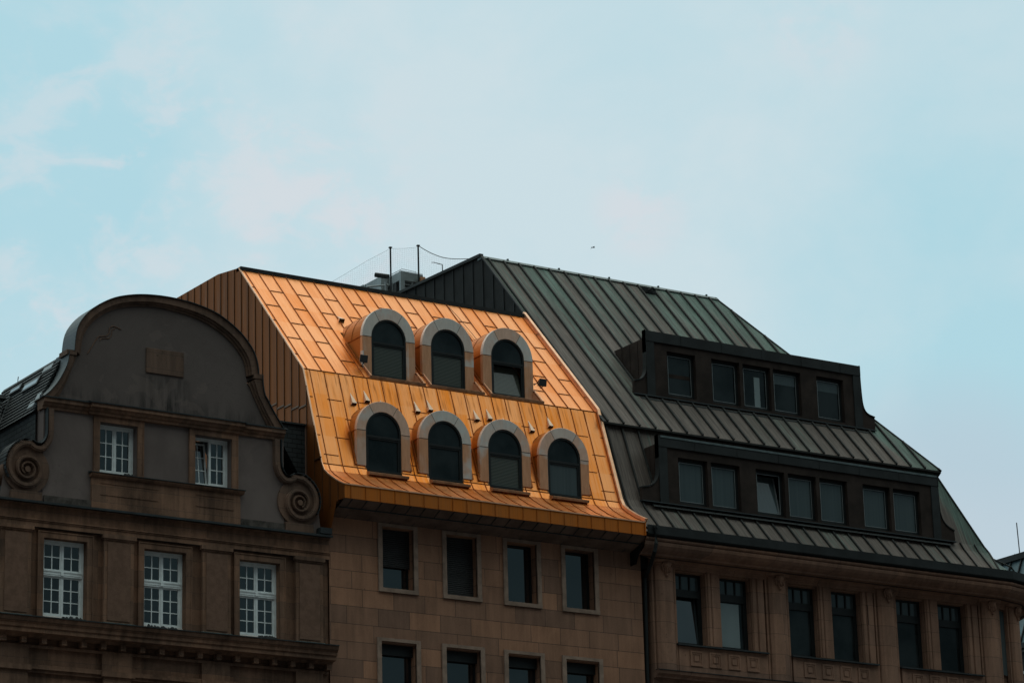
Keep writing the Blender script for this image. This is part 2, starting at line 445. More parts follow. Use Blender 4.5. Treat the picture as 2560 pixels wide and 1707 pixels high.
class MB:
    def __init__(self):
        self.v, self.f, self.m = [], [], []

    def face(self, pts, m=0):
        i = len(self.v)
        self.v += [Vector(p) for p in pts]
        self.f.append(list(range(i, i + len(pts))))
        self.m.append(m)

    def mesh(self, verts, faces, m=0):
        i = len(self.v)
        self.v += [Vector(p) for p in verts]
        for f in faces:
            self.f.append([i + k for k in f])
            self.m.append(m)

    def box(self, x0, x1, y0, y1, z0, z1, m=0):
        vs_ = [(x, y, z) for x in (x0, x1) for y in (y0, y1) for z in (z0, z1)]
        self.mesh(vs_, [(0, 1, 3, 2), (4, 6, 7, 5), (0, 4, 5, 1), (2, 3, 7, 6), (0, 2, 6, 4), (1, 5, 7, 3)], m)

    def prism(self, ring0, ring1, m=0, caps=True):
        n = len(ring0)
        vs_ = list(ring0) + list(ring1)
        fs = [(k, (k + 1) % n, n + (k + 1) % n, n + k) for k in range(n)]
        if caps:
            fs += [tuple(range(n)), tuple(range(2 * n - 1, n - 1, -1))]
        self.mesh(vs_, fs, m)

    def extrude_y(self, xz, y0, y1, m=0):
        self.prism([(x, y0, z) for x, z in xz], [(x, y1, z) for x, z in xz], m)

    def extrude_x(self, yz, x0, x1, m=0):
        self.prism([(x0, y, z) for y, z in yz], [(x1, y, z) for y, z in yz], m)

    def loft(self, rows, m=0):
        n = len(rows[0])
        vs_ = [p for r in rows for p in r]
        fs = [(a * n + k, a * n + k + 1, (a + 1) * n + k + 1, (a + 1) * n + k) for a in range(len(rows) - 1) for k in range(n - 1)]
        self.mesh(vs_, fs, m)

    def tube(self, pts, r, seg=8, m=0, r1=None):
        pts = [Vector(p) for p in pts]
        rings = []
        for i, p in enumerate(pts):
            t = (pts[min(i + 1, len(pts) - 1)] - pts[max(i - 1, 0)]).normalized()
            a = t.cross(Vector((0, 0, 1)))
            if a.length < 1e-3:
                a = t.cross(Vector((1, 0, 0)))
            a.normalize()
            c = t.cross(a)
            rr = r if r1 is None else r + (r1 - r) * i / (len(pts) - 1)
            rings.append([p + (a * math.cos(q) + c * math.sin(q)) * rr for q in [2 * math.pi * k / seg for k in range(seg)]])
        vs_ = [p for q in rings for p in q]
        fs = []
        for i in range(len(rings) - 1):
            for k in range(seg):
                fs.append((i * seg + k, i * seg + (k + 1) % seg, (i + 1) * seg + (k + 1) % seg, (i + 1) * seg + k))
        fs.append(tuple(range(seg)))
        fs.append(tuple(range(len(rings) * seg - 1, (len(rings) - 1) * seg - 1, -1)))
        self.mesh(vs_, fs, m)

    def seam(self, pts, wdt, hgt, m=0, side=Vector((1, 0, 0))):
        """a standing seam along a polyline on a roof whose rib direction lies in the plane across 'side'"""
        pts = [Vector(p) for p in pts]
        rings = []
        for i, p in enumerate(pts):
            t = (pts[min(i + 1, len(pts) - 1)] - pts[max(i - 1, 0)]).normalized()
            s = side.normalized()
            nrm = s.cross(t)
            if nrm.z < 0 or (abs(nrm.z) < 0.05 and nrm.y > 0):
                nrm = -nrm
            rings.append([p - s * wdt / 2, p - s * wdt / 2 + nrm * hgt, p + s * wdt / 2 + nrm * hgt, p + s * wdt / 2])
        for i in range(len(rings) - 1):
            self.prism(rings[i], rings[i + 1], m)

    def build(self, name, mats, parent=None, loc=None, bevel=0.0, label=None, smooth=False):
        me = bpy.data.meshes.new(name)
        off = Vector((0, 0, 0))
        pw = WORLD.get(parent.name, Vector((0, 0, 0))) if parent else Vector((0, 0, 0))
        off = pw if loc is None else Vector(loc)
        me.from_pydata([tuple(p - off) for p in self.v], [], self.f)
        if isinstance(mats, str):
            mats = [mats]
        for q in mats:
            me.materials.append(MATS[q])
        for p, mi in zip(me.polygons, self.m):
            p.material_index = mi
        bm = bmesh.new()
        bm.from_mesh(me)
        bmesh.ops.remove_doubles(bm, verts=bm.verts, dist=0.00005)
        bmesh.ops.recalc_face_normals(bm, faces=bm.faces)
        bm.to_mesh(me)
        bm.free()
        if smooth:
            for p in me.polygons:
                p.use_smooth = True
        o = bpy.data.objects.new(name, me)
        sc.collection.objects.link(o)
        if parent:
            o.parent = parent
        if loc is not None:
            o.location = Vector(loc) - pw
            WORLD[o.name] = Vector(loc)
        else:
            WORLD[o.name] = pw if parent else Vector((0, 0, 0))
        if bevel:
            md = o.modifiers.new('bevel', 'BEVEL')
            md.width = bevel
            md.segments = 1
            md.limit_method = 'ANGLE'
            md.angle_limit = R(40)
        if label:
            o['label'] = label
        return o


def wall_sheet(mb, x0, x1, z0, z1, y, holes, depth, m=0, mj=None):
    """front face of a wall with rectangular openings and their reveals"""
    xs = sorted(set([x0, x1] + [h[0] for h in holes] + [h[1] for h in holes]))
    zs = sorted(set([z0, z1] + [h[2] for h in holes] + [h[3] for h in holes]))
    for i in range(len(xs) - 1):
        for k in range(len(zs) - 1):
            cx, cz = (xs[i] + xs[i + 1]) / 2, (zs[k] + zs[k + 1]) / 2
            if any(h[0] < cx < h[1] and h[2] < cz < h[3] for h in holes):
                continue
            mb.face([(xs[i], y, zs[k]), (xs[i + 1], y, zs[k]), (xs[i + 1], y, zs[k + 1]), (xs[i], y, zs[k + 1])], m)
    mj = m if mj is None else mj
    for a, c, e, g in holes:
        for p, q in (((a, e), (a, g)), ((a, g), (c, g)), ((c, g), (c, e)), ((c, e), (a, e))):
            mb.face([(p[0], y, p[1]), (q[0], y, q[1]), (q[0], y + depth, q[1]), (p[0], y + depth, p[1])], mj)


def resample(pts, n):
    pts = [Vector((p[0], p[1])) for p in pts]
    ds = [0.0]
    for i in range(1, len(pts)):
        ds.append(ds[-1] + (pts[i] - pts[i - 1]).length)
    out = []
    for k in range(n):
        t = ds[-1] * k / (n - 1)
        i = 0
        while i < len(pts) - 2 and ds[i + 1] < t:
            i += 1
        u = (t - ds[i]) / max(1e-9, ds[i + 1] - ds[i])
        p = pts[i].lerp(pts[i + 1], u)
        out.append((p.x, p.y))
    return out


def smooth_line(pts, it=2):
    for _ in range(it):
        q = [pts[0]]
        for i in range(len(pts) - 1):
            a, c = pts[i], pts[i + 1]
            q.append((a[0] * .75 + c[0] * .25, a[1] * .75 + c[1] * .25))
            q.append((a[0] * .25 + c[0] * .75, a[1] * .25 + c[1] * .75))
        q.append(pts[-1])
        pts = q
    return pts


def copy_tree(o, parent=None, label=None):
    c = o.copy()
    sc.collection.objects.link(c)
    if parent:
        c.parent = parent
    if label:
        c['label'] = label
    for ch in list(o.children):
        copy_tree(ch, c)
    return c


# ------------------------------------------------------------------ ground
g = MB()
g.box(-600, 900, -600, 900, -0.5, 0.0)
go = g.build('ground', 'asphalt')
go['kind'] = 'structure'
g = MB()
g.box(20, 66.5, -4.0, -0.9, 0.004, 0.13)
go = g.build('pavement', 'window_stone')
go['kind'] = 'structure'

# ================================================================== LEFT: stone house with a curved gable
gb = empty('gabled_house', (35.2, 0, 0), 'dark stone house with a curved gable and scroll ornaments, white barred windows', 'building')
LW = [(31.79, 32.99), (34.60, 35.80), (37.37, 38.57)]          # attic-storey openings
UW = [(33.29, 34.36), (36.04, 37.12)]                          # gable openings
PIL = [(30.60, 31.42), (33.43, 34.27), (36.25, 37.07), (39.02, 39.83)]

mb = MB()
wall_sheet(mb, 30.35, 40.06, 0.0, 20.70, 0.06, [(a, c, 17.80, 19.83) for a, c in LW], 0.19)
mb.face([(30.35, 0.06, 0), (30.35, 12.0, 0), (30.35, 12.0, 21.6), (30.35, 0.06, 21.6)])
mb.face([(30.35, 12.0, 0), (40.0, 12.0, 0), (40.0, 12.0, 22.5), (30.35, 12.0, 22.5)])
mb.build('wall', 'brown_stone', gb)

mb = MB()
wall_sheet(mb, 31.72, 38.70, 20.70, 23.30, 0.0, [(a, c, 21.66, 23.04) for a, c in UW], 0.25)
mb.face([(31.72, 0, 20.70), (31.72, .6, 20.70), (31.72, .6, 23.3), (31.72, 0, 23.3)])
mb.face([(38.70, 0, 20.70), (38.70, .6, 20.70), (38.70, .6, 23.3), (38.70, 0, 23.3)])
mb.face([(30.55, .02, 20.70), (31.72, .02, 20.70), (31.72, .02, 22.2), (30.75, .02, 22.0)])
mb.face([(38.70, .02, 20.70), (39.85, .02, 20.70), (39.70, .02, 22.0), (38.70, .02, 22.2)])
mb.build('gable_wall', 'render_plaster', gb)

OUT_L = [(31.62, 23.45), (31.80, 23.60), (31.90, 23.72), (32.06, 23.93), (32.23, 24.26), (32.32, 24.49), (32.34, 24.78)]
OUT_M = [(32.48, 24.80), (32.51, 25.22), (32.57, 25.48), (32.71, 25.72), (32.92, 25.96), (33.19, 26.17), (33.57, 26.39), (33.97, 26.52), (34.36, 26.60), (34.76, 26.64), (35.16, 26.65), (35.56, 26.63), (35.97, 26.58), (36.34, 26.50), (36.65, 26.40), (36.96, 26.23), (37.26, 26.03), (37.49, 25.81), (37.68, 25.57), (37.78, 25.36), (37.84, 25.12), (37.86, 24.91)]
OUT_R = [(37.98, 24.90), (37.98, 24.67), (38.03, 24.36), (38.12, 24.24), (38.27, 23.97), (38.46, 23.70), (38.62, 23.48)]
IN_L = [(32.00, 23.40), (32.15, 23.63), (32.35, 24.03), (32.50, 24.45), (32.60, 24.70)]
IN_M = [(32.70, 24.76), (32.73, 25.09), (32.79, 25.32), (32.96, 25.62), (33.23, 25.88), (33.62, 26.13), (34.01, 26.26), (34.51, 26.35), (35.01, 26.38), (35.58, 26.33), (35.98, 26.27), (36.39, 26.15), (36.80, 25.95), (37.11, 25.73), (37.31, 25.51), (37.48, 25.28), (37.55, 25.05), (37.57, 24.84)]
IN_R = [(37.60, 24.64), (37.70, 24.50), (37.76, 24.34), (37.87, 24.14), (38.03, 23.83), (38.26, 23.45)]
CRACK = [(32.92, 24.83), (33.02, 24.99), (33.11, 25.15), (33.19, 25.28), (33.24, 25.34), (33.46, 25.38), (33.53, 25.47), (33.54, 25.61), (33.63, 25.68), (33.75, 25.66), (33.87, 25.62)]
SEG = [(smooth_line(OUT_L, 1), smooth_line(IN_L, 1), 12), (smooth_line(OUT_M, 2), smooth_line(IN_M, 2), 56), (smooth_line(OUT_R, 1), smooth_line(IN_R, 1), 12)]
mb = MB()
inner = []
for o_, i_, n_ in SEG:
    inner += resample(i_, n_)
base = [(38.40, 23.30), (31.95, 23.30)]
mb.extrude_y(inner + base, 0.005, 0.30)
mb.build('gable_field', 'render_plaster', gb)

mb, cap = MB(), MB()
for si, (o_, i_, n_) in enumerate(SEG):
    A, B_ = resample(o_, n_), resample(i_, n_)
    for k in range(n_ - 1):
        def lerp(p, q, t):
            return (p[0] + (q[0] - p[0]) * t, p[1] + (q[1] - p[1]) * t)
        for t0, t1, yy in ((0.0, 0.62, -0.14), (0.62, 0.80, -0.09), (0.80, 1.0, -0.045)):
            q = [lerp(A[k], B_[k], t0), lerp(A[k + 1], B_[k + 1], t0), lerp(A[k + 1], B_[k + 1], t1), lerp(A[k], B_[k], t1)]
            mb.extrude_y(q, yy, 0.32)
        # sheet-metal cover over the outer edge
        c0, c1 = A[k], A[k + 1]
        tx, tz = c1[0] - c0[0], c1[1] - c0[1]
        ln = math.hypot(tx, tz)
        nx, nz = -tz / ln, tx / ln
        q = [(c0[0] + nx * .004, c0[1] + nz * .004), (c1[0] + nx * .004, c1[1] + nz * .004), (c1[0] + nx * .02, c1[1] + nz * .02), (c0[0] + nx * .02, c0[1] + nz * .02)]
        cap.extrude_y(q, -0.19, 0.62 if si != 1 else 0.60)
for x, z in ((32.41, 24.79), (37.87, 24.88)):
    mb.box(x - .14, x + .14, -.16, .32, z - .10, z + .03)
mb.build('coping', 'dark_stone', gb)
cap.build('coping_cover', 'zinc_cap', gb)

mb = MB()
mb.tube([(x_, -.004, z_) for x_, z_ in CRACK], .013, 6)
mb.tube([(x_ + .07, -.004, z_ - .05) for x_, z_ in CRACK[3:9]], .010, 6)
mb.build('crack_repair', 'rough_panel', gb)
mb = MB()
mb.box(34.60, 35.70, -.035, .02, 24.55, 25.23)
mb.build('plaque', 'dark_stone', gb, bevel=0.01)

# cornice under the gable field
mb, cap = MB(), MB()
prof = [(0.25, 23.19), (-.05, 23.19), (-.06, 23.25), (-.10, 23.28), (-.12, 23.33), (-.17, 23.36), (-.17, 23.46), (0.25, 23.46)]
mb.extrude_x(prof, 31.66, 38.68)
prof = [(0.0, 23.20), (-.11, 23.20), (-.12, 23.26), (-.17, 23.29), (-.19, 23.34), (-.245, 23.37), (-.245, 23.465), (0.0, 23.465)]
mb.extrude_x(prof, 32.95, 37.42)
mb.build('cornice', 'brown_stone', gb)
cap.extrude_x([(0.0, 23.56), (-.20, 23.49), (-.20, 23.463), (0.0, 23.463)], 31.60, 38.74)
cap.extrude_x([(0.0, 23.563), (-.275, 23.497), (-.275, 23.468), (0.0, 23.468)], 32.90, 37.47)
cap.build('cornice_flashing', 'zinc_dark', gb)

# strips that run down from the cornice into the scrolls, and the scrolls themselves
def ribbon(mb, path, wf, y0, y1, m=0):
    n = len(path)
    L_, R_ = [], []
    for i, p in enumerate(path):
        a, c = path[max(i - 1, 0)], path[min(i + 1, n - 1)]
        tx, tz = c[0] - a[0], c[1] - a[1]
        ln = math.hypot(tx, tz) or 1
        wd = wf(p) / 2
        L_.append((p[0] - tz / ln * wd, p[1] + tx / ln * wd))
        R_.append((p[0] + tz / ln * wd, p[1] - tx / ln * wd))
    for i in range(n - 1):
        def mid(u, v, t):
            return (u[0] + (v[0] - u[0]) * t, u[1] + (v[1] - u[1]) * t)
        r0 = [(L_[i][0], y1, L_[i][1]), (mid(L_[i], R_[i], .15)[0], y0, mid(L_[i], R_[i], .15)[1]), (mid(L_[i], R_[i], .85)[0], y0, mid(L_[i], R_[i], .85)[1]), (R_[i][0], y1, R_[i][1])]
        j = i + 1
        r1 = [(L_[j][0], y1, L_[j][1]), (mid(L_[j], R_[j], .15)[0], y0, mid(L_[j], R_[j], .15)[1]), (mid(L_[j], R_[j], .85)[0], y0, mid(L_[j], R_[j], .85)[1]), (R_[j][0], y1, R_[j][1])]
        mb.prism(r0, r1, m)


for s, cx in ((1, 39.13), (-1, 31.25)):
    sx = 38.455 if s > 0 else 31.885
    mb = MB()
    cz, RR = 21.53, 0.655
    mb.extrude_y([(cx + RR * .97 * math.cos(2 * math.pi * k / 48), cz + RR * .97 * math.sin(2 * math.pi * k / 48)) for k in range(48)], -.05, .38)
    strap = [(sx, 23.19), (sx, 22.75), (sx, 22.50), (sx + s * .04, 22.33), (sx + s * .14, 22.17), (sx + s * .28, 22.09), (sx + s * .43, 22.11), (sx + s * .57, 22.20), (sx + s * .70, 22.235)]
    sp = []
    for k in range(0, 88):
        th = math.pi / 2 - 2 * math.pi * k / 36.0
        r = 0.59 * math.exp(-0.0175 * k)
        ex = 0.10 * math.exp(-k / 6.0)
        sp.append((cx + s * r * math.cos(th), cz + r * math.sin(th) + ex))
    path = smooth_line(strap[:-1], 2) + sp[1:]
    ribbon(mb, path, lambda p: min(.20, .40 * math.hypot(p[0] - cx, p[1] - cz) + .012), -.125, .05)
    ribbon(mb, path[10:-6], lambda p: min(.09, .17 * math.hypot(p[0] - cx, p[1] - cz) + .006), -.15, -.12)
    mb.extrude_y([(cx + .075 * math.cos(2 * math.pi * k / 20), cz - .01 + .075 * math.sin(2 * math.pi * k / 20)) for k in range(20)], -.145, .0)
    mb.box(cx - .42, cx + .42, -.10, .35, 20.72, 20.96)
    mb.build('scroll', 'dark_stone', gb)
    # lead dressing on top of the scroll
    cp = MB()
    top = [(x_, z_ + .012) for x_, z_ in path[:44]]
    for i in range(len(top) - 1):
        (xa, za), (xb, zb) = top[i], top[i + 1]
        tx, tz = xb - xa, zb - za
        ln = math.hypot(tx, tz)
        nx, nz = (-tz / ln * s, tx / ln * s)
        o1, o2 = .105, .125
        cp.prism([(xa + nx * o1, -.16, za + nz * o1), (xa + nx * o2, -.16, za + nz * o2), (xa + nx * o2, .40, za + nz * o2), (xa + nx * o1, .40, za + nz * o1)],
                 [(xb + nx * o1, -.16, zb + nz * o1), (xb + nx * o2, -.16, zb + nz * o2), (xb + nx * o2, .40, zb + nz * o2), (xb + nx * o1, .40, zb + nz * o1)])
    cp.build('scroll_flashing', 'zinc_dark', gb)

# parapet band with sunk panels below the gable windows
mb = MB()
mb.box(33.06, 37.36, -.07, .0, 20.70, 21.55)
for a, c in ((33.30, 34.95), (36.05, 37.15)):
    mb.box(a, c, -.085, -.07, 21.10, 21.125)
    mb.box(a, c, -.085, -.07, 21.40, 21.42)
mb.extrude_x([(0, 21.55), (-.12, 21.55), (-.17, 21.60), (-.17, 21.64), (0, 21.64)], 33.02, 37.44)
mb.build('parapet_band', 'brown_stone', gb)
cap = MB()
cap.extrude_x([(0, 21.70), (-.20, 21.66), (-.20, 21.642), (0, 21.642)], 32.99, 37.47)
cap.build('ledge_flashing', 'zinc_dark', gb)
mb = MB()
mb.box(31.75, 38.70, -.045, .0, 20.70, 20.92)
mb.build('plinth', 'black_stone', gb)

# entablature
mb = MB()
mb.box(30.35, 40.06, -.06, .06, 20.07, 20.20)
mb.box(30.35, 40.06, -.085, .06, 20.20, 20.225)
mb.box(30.35, 40.06, -.105, .06, 20.235, 20.262)
mb.box(30.35, 40.06, -.03, .06, 20.262, 20.64)
mb.box(30.35, 40.06, -.09, .06, 20.61, 20.655)
mb.build('entablature', 'brown_stone', gb)
mb = MB()
mb.extrude_x([(.2, 20.735), (-.24, 20.70), (-.24, 20.645), (-.20, 20.645), (-.20, 20.66), (.2, 20.66)], 30.30, 40.06)
mb.box(39.70, 40.045, -.22, .20, 20.735, 20.90)
mb.build('gutter', 'zinc_dark', gb)

for a, c in PIL:
    mb = MB()
    mb.box(a, c, -.07, .06, 17.80, 19.93)
    mb.box(a + .10, c - .10, -.09, -.07, 17.85, 19.88, 1)
    mb.box(a - .02, c + .02, -.10, .06, 19.93, 19.97)
    mb.box(a - .05, c + .05, -.13, .06, 19.97, 20.07)
    mb.build('pilaster', ['brown_stone', 'rough_panel'], gb)
    mb = MB()
    mb.extrude_x([(-.065, 17.80), (-.16, 17.765), (-.16, 17.735), (-.065, 17.735)], a - .02, c + .04)
    mb.build('pilaster_flashing', 'verdigris', gb)


def surround(x0, x1, z0, z1, wj, wt, y, parent, material='brown_stone', name='window_surround'):
    mb = MB()
    mb.box(x0 - wj, x0 - .002, y, .055, z0, z1 + wt)
    mb.box(x1 + .002, x1 + wj, y, .055, z0, z1 + wt)
    mb.box(x0 - .002, x1 + .002, y, .055, z1 + .002, z1 + wt)
    mb.box(x0 - wj - .025, x0 - wj, y - .02, .055, z0, z1 + wt + .025)
    mb.box(x1 + wj, x1 + wj + .025, y - .02, .055, z0, z1 + wt + .025)
    mb.box(x0 - wj, x1 + wj, y - .02, .055, z1 + wt, z1 + wt + .025)
    return mb.build(name, material, parent)


def barred_window(x0, x1, z0, z1, y, rows, transom, parent, tilt=False):
    """white timber casement window; rows = pane rows per zone, transom = height of the cross bar or None"""
    fr, pn = MB(), MB()
    fr.box(x0, x0 + .075, y - .02, y + .06, z0, z1)
    fr.box(x1 - .075, x1, y - .02, y + .06, z0, z1)
    fr.box(x0 + .075, x1 - .075, y - .02, y + .06, z1 - .07, z1)
    fr.box(x0 + .075, x1 - .075, y - .02, y + .06, z0, z0 + .05)
    xm = (x0 + x1) / 2
    zones = []
    if transom:
        fr.box(x0 + .05, x1 - .05, y - .045, y + .06, transom - .035, transom + .035)
        fr.box(x0 + .04, x1 - .04, y - .06, y + .06, transom + .035, transom + .06)
        fr.box(x0 + .05, x1 - .05, y - .05, y + .06, transom - .075, transom - .05)
        fr.box(xm - .04, xm + .04, y - .075, y + .06, transom - .05, transom + .04)
        zones = [(z0 + .05, transom - .075, rows[0]), (transom + .06, z1 - .07, rows[1])]
    else:
        zones = [(z0 + .05, z1 - .07, rows[0])]
    sash = MB()
    for (a, c, nr) in zones:
        for side in (0, 1):
            tgt = sash if (tilt and side == 0) else fr
            xa, xb = (x0 + .075, xm - .012) if side == 0 else (xm + .012, x1 - .075)
            yy = y - .005
            if tgt is sash:
                yy = y + .07
            sw = .045
            tgt.box(xa, xa + sw, yy, yy + .04, a, c)
            tgt.box(xb - sw, xb, yy, yy + .04, a, c)
            tgt.box(xa + sw, xb - sw, yy, yy + .04, c - sw, c)
            tgt.box(xa + sw, xb - sw, yy, yy + .04, a, a + sw)
            xc = (xa + xb) / 2
            tgt.box(xc - .013, xc + .013, yy + .004, yy + .036, a + sw, c - sw)
            for r_ in range(1, nr):
                zz_ = a + sw + (c - a - 2 * sw) * r_ / nr
                tgt.box(xa + sw, xc - .013, yy + .004, yy + .036, zz_ - .012, zz_ + .012)
                tgt.box(xc + .013, xb - sw, yy + .004, yy + .036, zz_ - .012, zz_ + .012)
            gm = sash if tgt is sash else pn
            gm.face([(xa + sw * .5, yy + .02, a + sw * .5), (xb - sw * .5, yy + .02, a + sw * .5), (xb - sw * .5, yy + .02, c - sw * .5), (xa + sw * .5, yy + .02, c - sw * .5)], 1 if gm is sash else 0)
    if not tilt:
        fr.box(xm - .012, xm + .012, y - .018, y + .05, z0 + .05, z1 - .07)
    else:
        fr.box(xm - .012, xm + .03, y - .018, y + .05, z0 + .05, z1 - .07)
        pn.face([(x0 + .075, y + .34, z0), (xm, y + .34, z0), (xm, y + .34, z1), (x0 + .075, y + .34, z1)], 1)
    win = fr.build('window', 'white_paint', parent)
    pn.build('pane', ['glass', 'dark_frame'], win)
    if tilt:
        zp = z0 + .05
        for i, p in enumerate(sash.v):
            a_ = R(7.5)
            dy, dz = p.y - y, p.z - zp
            sash.v[i] = Vector((p.x, y + dy * math.cos(a_) + dz * math.sin(a_), zp + dz * math.cos(a_) - dy * math.sin(a_)))
        sash.build('sash', ['white_paint', 'glass'], win, label='left casement tilted inward')
    sl = MB()
    sl.extrude_x([(y + .02, z0 + .02), (y - .02, z0 + .02), (y - .14, z0 - .05), (y + .02, z0 - .05)], x0 + .005, x1 - .005)
    sl.build('sill', 'pink_sill', win)
    return win


for k, (a, c) in enumerate(LW):
    surround(a, c, 17.80, 19.83, .145, .145, -.012, gb)
    barred_window(a, c, 17.86, 19.83, .23, (3, 2), 18.985, gb)
for k, (a, c) in enumerate(UW):
    surround(a, c, 21.66, 23.04, .155, .14, -.05, gb)
    barred_window(a, c, 21.75, 23.04, .235, (3,), None, gb, tilt=(k == 1))
# dead leaves and grit caught on the sills
for xa, xb, zz_, yy in ((32.35, 32.95, 17.80, .02), (34.72, 35.55, 17.80, .02), (37.95, 38.50, 17.80, .02), (34.05, 34.30, 21.70, .05)):
    mb = MB()
    for q in range(26):
        x_ = random.uniform(xa, xb)
        h_ = random.uniform(.02, .075)
        w_ = random.uniform(.02, .07)
        y_ = yy + random.uniform(-.05, .05)
        mb.prism([(x_ - w_, y_ - .03, zz_), (x_ + w_, y_ - .03, zz_), (x_ + w_, y_ + .03, zz_), (x_ - w_, y_ + .03, zz_)],
                 [(x_ - w_ * .4, y_ - .01, zz_ + h_), (x_ + w_ * .3, y_ - .01, zz_ + h_ * .8), (x_ + w_ * .3, y_ + .01, zz_ + h_), (x_ - w_ * .4, y_ + .01, zz_ + h_)])
    lf = mb.build('leaf_litter', 'bird_black', gb)

# lower cornice
mb, cap = MB(), MB()
prof = [(.06, 17.22), (-.16, 17.22), (-.17, 17.28), (-.36, 17.30), (-.36, 17.40), (-.40, 17.42), (-.41, 17.50), (-.47, 17.56), (-.50, 17.63), (-.50, 17.67), (.06, 17.72)]
mb.extrude_x(prof, 30.25, 40.06)
x_ = 30.6
while x_ < 39.9:
    mb.box(x_, x_ + .14, -.20, -.0, 17.07, 17.22)
    x_ += .545
mb.box(30.35, 40.0, -.045, .06, 16.98, 17.05)
mb.box(30.35, 40.0, -.06, .06, 16.50, 16.56)
mb.box(30.35, 40.0, -.10, .06, 16.44, 16.50)
mb.box(30.35, 40.0, -.04, .06, 16.36, 16.44)
for a, c in PIL:
    mb.box(a, c, -.04, .06, 16.56, 16.98)
    mb.box(a - .04, c + .04, -.13, .06, 16.40, 16.53)
    mb.box(a + .03, c - .03, -.055, .06, 12.0, 16.40)
mb.build('lower_cornice', 'brown_stone', gb)
cap.extrude_x([(.055, 17.735), (-.53, 17.685), (-.53, 17.662), (.055, 17.715)], 30.20, 40.06)
cap.build('lower_cornice_flashing', 'zinc_dark', gb)

# slate roof behind the gable (its left slope shows), front slope at the far left, slate wall at the right
mb = MB()
ridge, eave = (32.40, 24.82), (31.60, 23.19)
for k in range(14):
    t0, t1 = k / 14, (k + 1) / 14
    p = [eave[0] + (ridge[0] - eave[0]) * t0 - .035, eave[1] + (ridge[1] - eave[1]) * t0]
    q = [eave[0] + (ridge[0] - eave[0]) * t1, eave[1] + (ridge[1] - eave[1]) * t1]
    mb.prism([(p[0], .33, p[1]), (q[0], .33, q[1]), (q[0] + .05, .33, q[1]), (p[0] + .05, .33, p[1])],
             [(p[0], 4.1, p[1]), (q[0], 4.1, q[1]), (q[0] + .05, 4.1, q[1]), (p[0] + .05, 4.1, p[1])])
mb.face([(32.40, .33, 24.82), (38.0, .33, 24.6), (38.0, 4.1, 24.6), (32.40, 4.1, 24.82)])
mb.face([(31.65, .34, 20.8), (31.65, 4.1, 20.8), (31.65, 4.1, 23.2), (31.65, .34, 23.2)])
mb.face([(38.0, .33, 24.6), (39.6, .33, 22.0), (39.6, 4.1, 22.0), (38.0, 4.1, 24.6)])
mb.face([(32.4, 4.1, 24.82), (38.0, 4.1, 24.6), (39.6, 4.1, 20.8), (31.65, 4.1, 20.8)])
rf = mb.build('roof', 'slate', gb)


def on_slope(x, y):
    t = (x - eave[0]) / (ridge[0] - eave[0])
    return (x, y, eave[1] + (ridge[1] - eave[1]) * t)


def slope_quad(xa, xb, ya, yb, out=.07):
    nx, nz = -.898 * out, .44 * out
    P = [on_slope(xa, ya), on_slope(xa, yb), on_slope(xb, yb), on_slope(xb, ya)]
    return [(p[0] + nx, p[1], p[2] + nz) for p in P]


for xa, xb, ya, yb in ((32.08, 32.20, 1.15, 2.12), (32.18, 32.27, 2.45, 3.15)):
    mb, gl = MB(), MB()
    q = slope_quad(xa, xb, ya, yb, .07)
    q0 = slope_quad(xa, xb, ya, yb, -.02)
    mb.prism(q0, q)
    sk = mb.build('skylight', 'black_iron', rf)
    q = slope_quad(xa + .02, xb - .035, ya + .06, yb - .06, .075)
    gl.face(q)
    gl.build('pane', 'skylight_glass', sk)
mb = MB()
mb.prism(slope_quad(31.70, 31.80, .35, .95, .0), slope_quad(31.70, 31.80, .35, .95, .03))
mb.prism(slope_quad(32.26, 32.33, .72, 1.30, .0), slope_quad(32.26, 32.33, .72, 1.30, .03))
mb.prism(slope_quad(31.78, 31.86, .34, .60, .0), slope_quad(31.78, 31.86, .34, .60, .05))
mb.build('roof_flashing', 'galvanised', gb)
mb = MB()
mb.tube([(32.34, 3.05, 24.75), (32.34, 3.05, 24.83), (32.33, 3.00, 24.90)], .012, 6)
mb.build('roof_hook', 'black_iron', gb)

mb = MB()
for k in range(22):
    z0_, z1_ = 22.0 + k * .115, 22.0 + (k + 1) * .115
    y0_, y1_ = 2.0 + k * .055, 2.0 + (k + 1) * .055
    if z1_ > 24.36:
        break
    mb.prism([(22.0, y0_ - .03, z0_), (31.62 + (z0_ - 23.2) * .3, y0_ - .03, z0_), (31.62 + (z0_ - 23.2) * .3, y0_ + .08, z0_), (22.0, y0_ + .08, z0_)],
             [(22.0, y1_, z1_), (31.62 + (z1_ - 23.2) * .3, y1_, z1_), (31.62 + (z1_ - 23.2) * .3, y1_ + .08, z1_), (22.0, y1_ + .08, z1_)])
mb.prism([(22.0, 3.0, 24.25), (32.0, 3.0, 24.25), (32.0, 6.5, 24.3), (22.0, 6.5, 24.3)], [(22.0, 3.05, 24.38), (32.0, 3.05, 24.36), (32.0, 6.5, 24.5), (22.0, 6.5, 24.5)])
mb.tube([(31.55, 2.58, 23.2), (31.88, 2.86, 23.75), (32.10, 2.95, 24.28)], .045, 8)
mb.build('side_roof', 'slate', gb, label='small slate roof meeting the gable roof in a valley at the far left')
mb = MB()
mb.box(38.72, 40.02, 1.18, 1.30, 20.7, 24.06)
mb.box(38.70, 40.04, 1.12, 1.34, 24.06, 24.11)
mb.build('slate_wall', 'slate', gb, label='slate-hung wall between the gable and the orange roof')
mb = MB()
mb.box(38.70, 40.02, 1.31, 12.0, 22.0, 22.1)
mb.build('rear_roof', 'flat_roofing', gb)

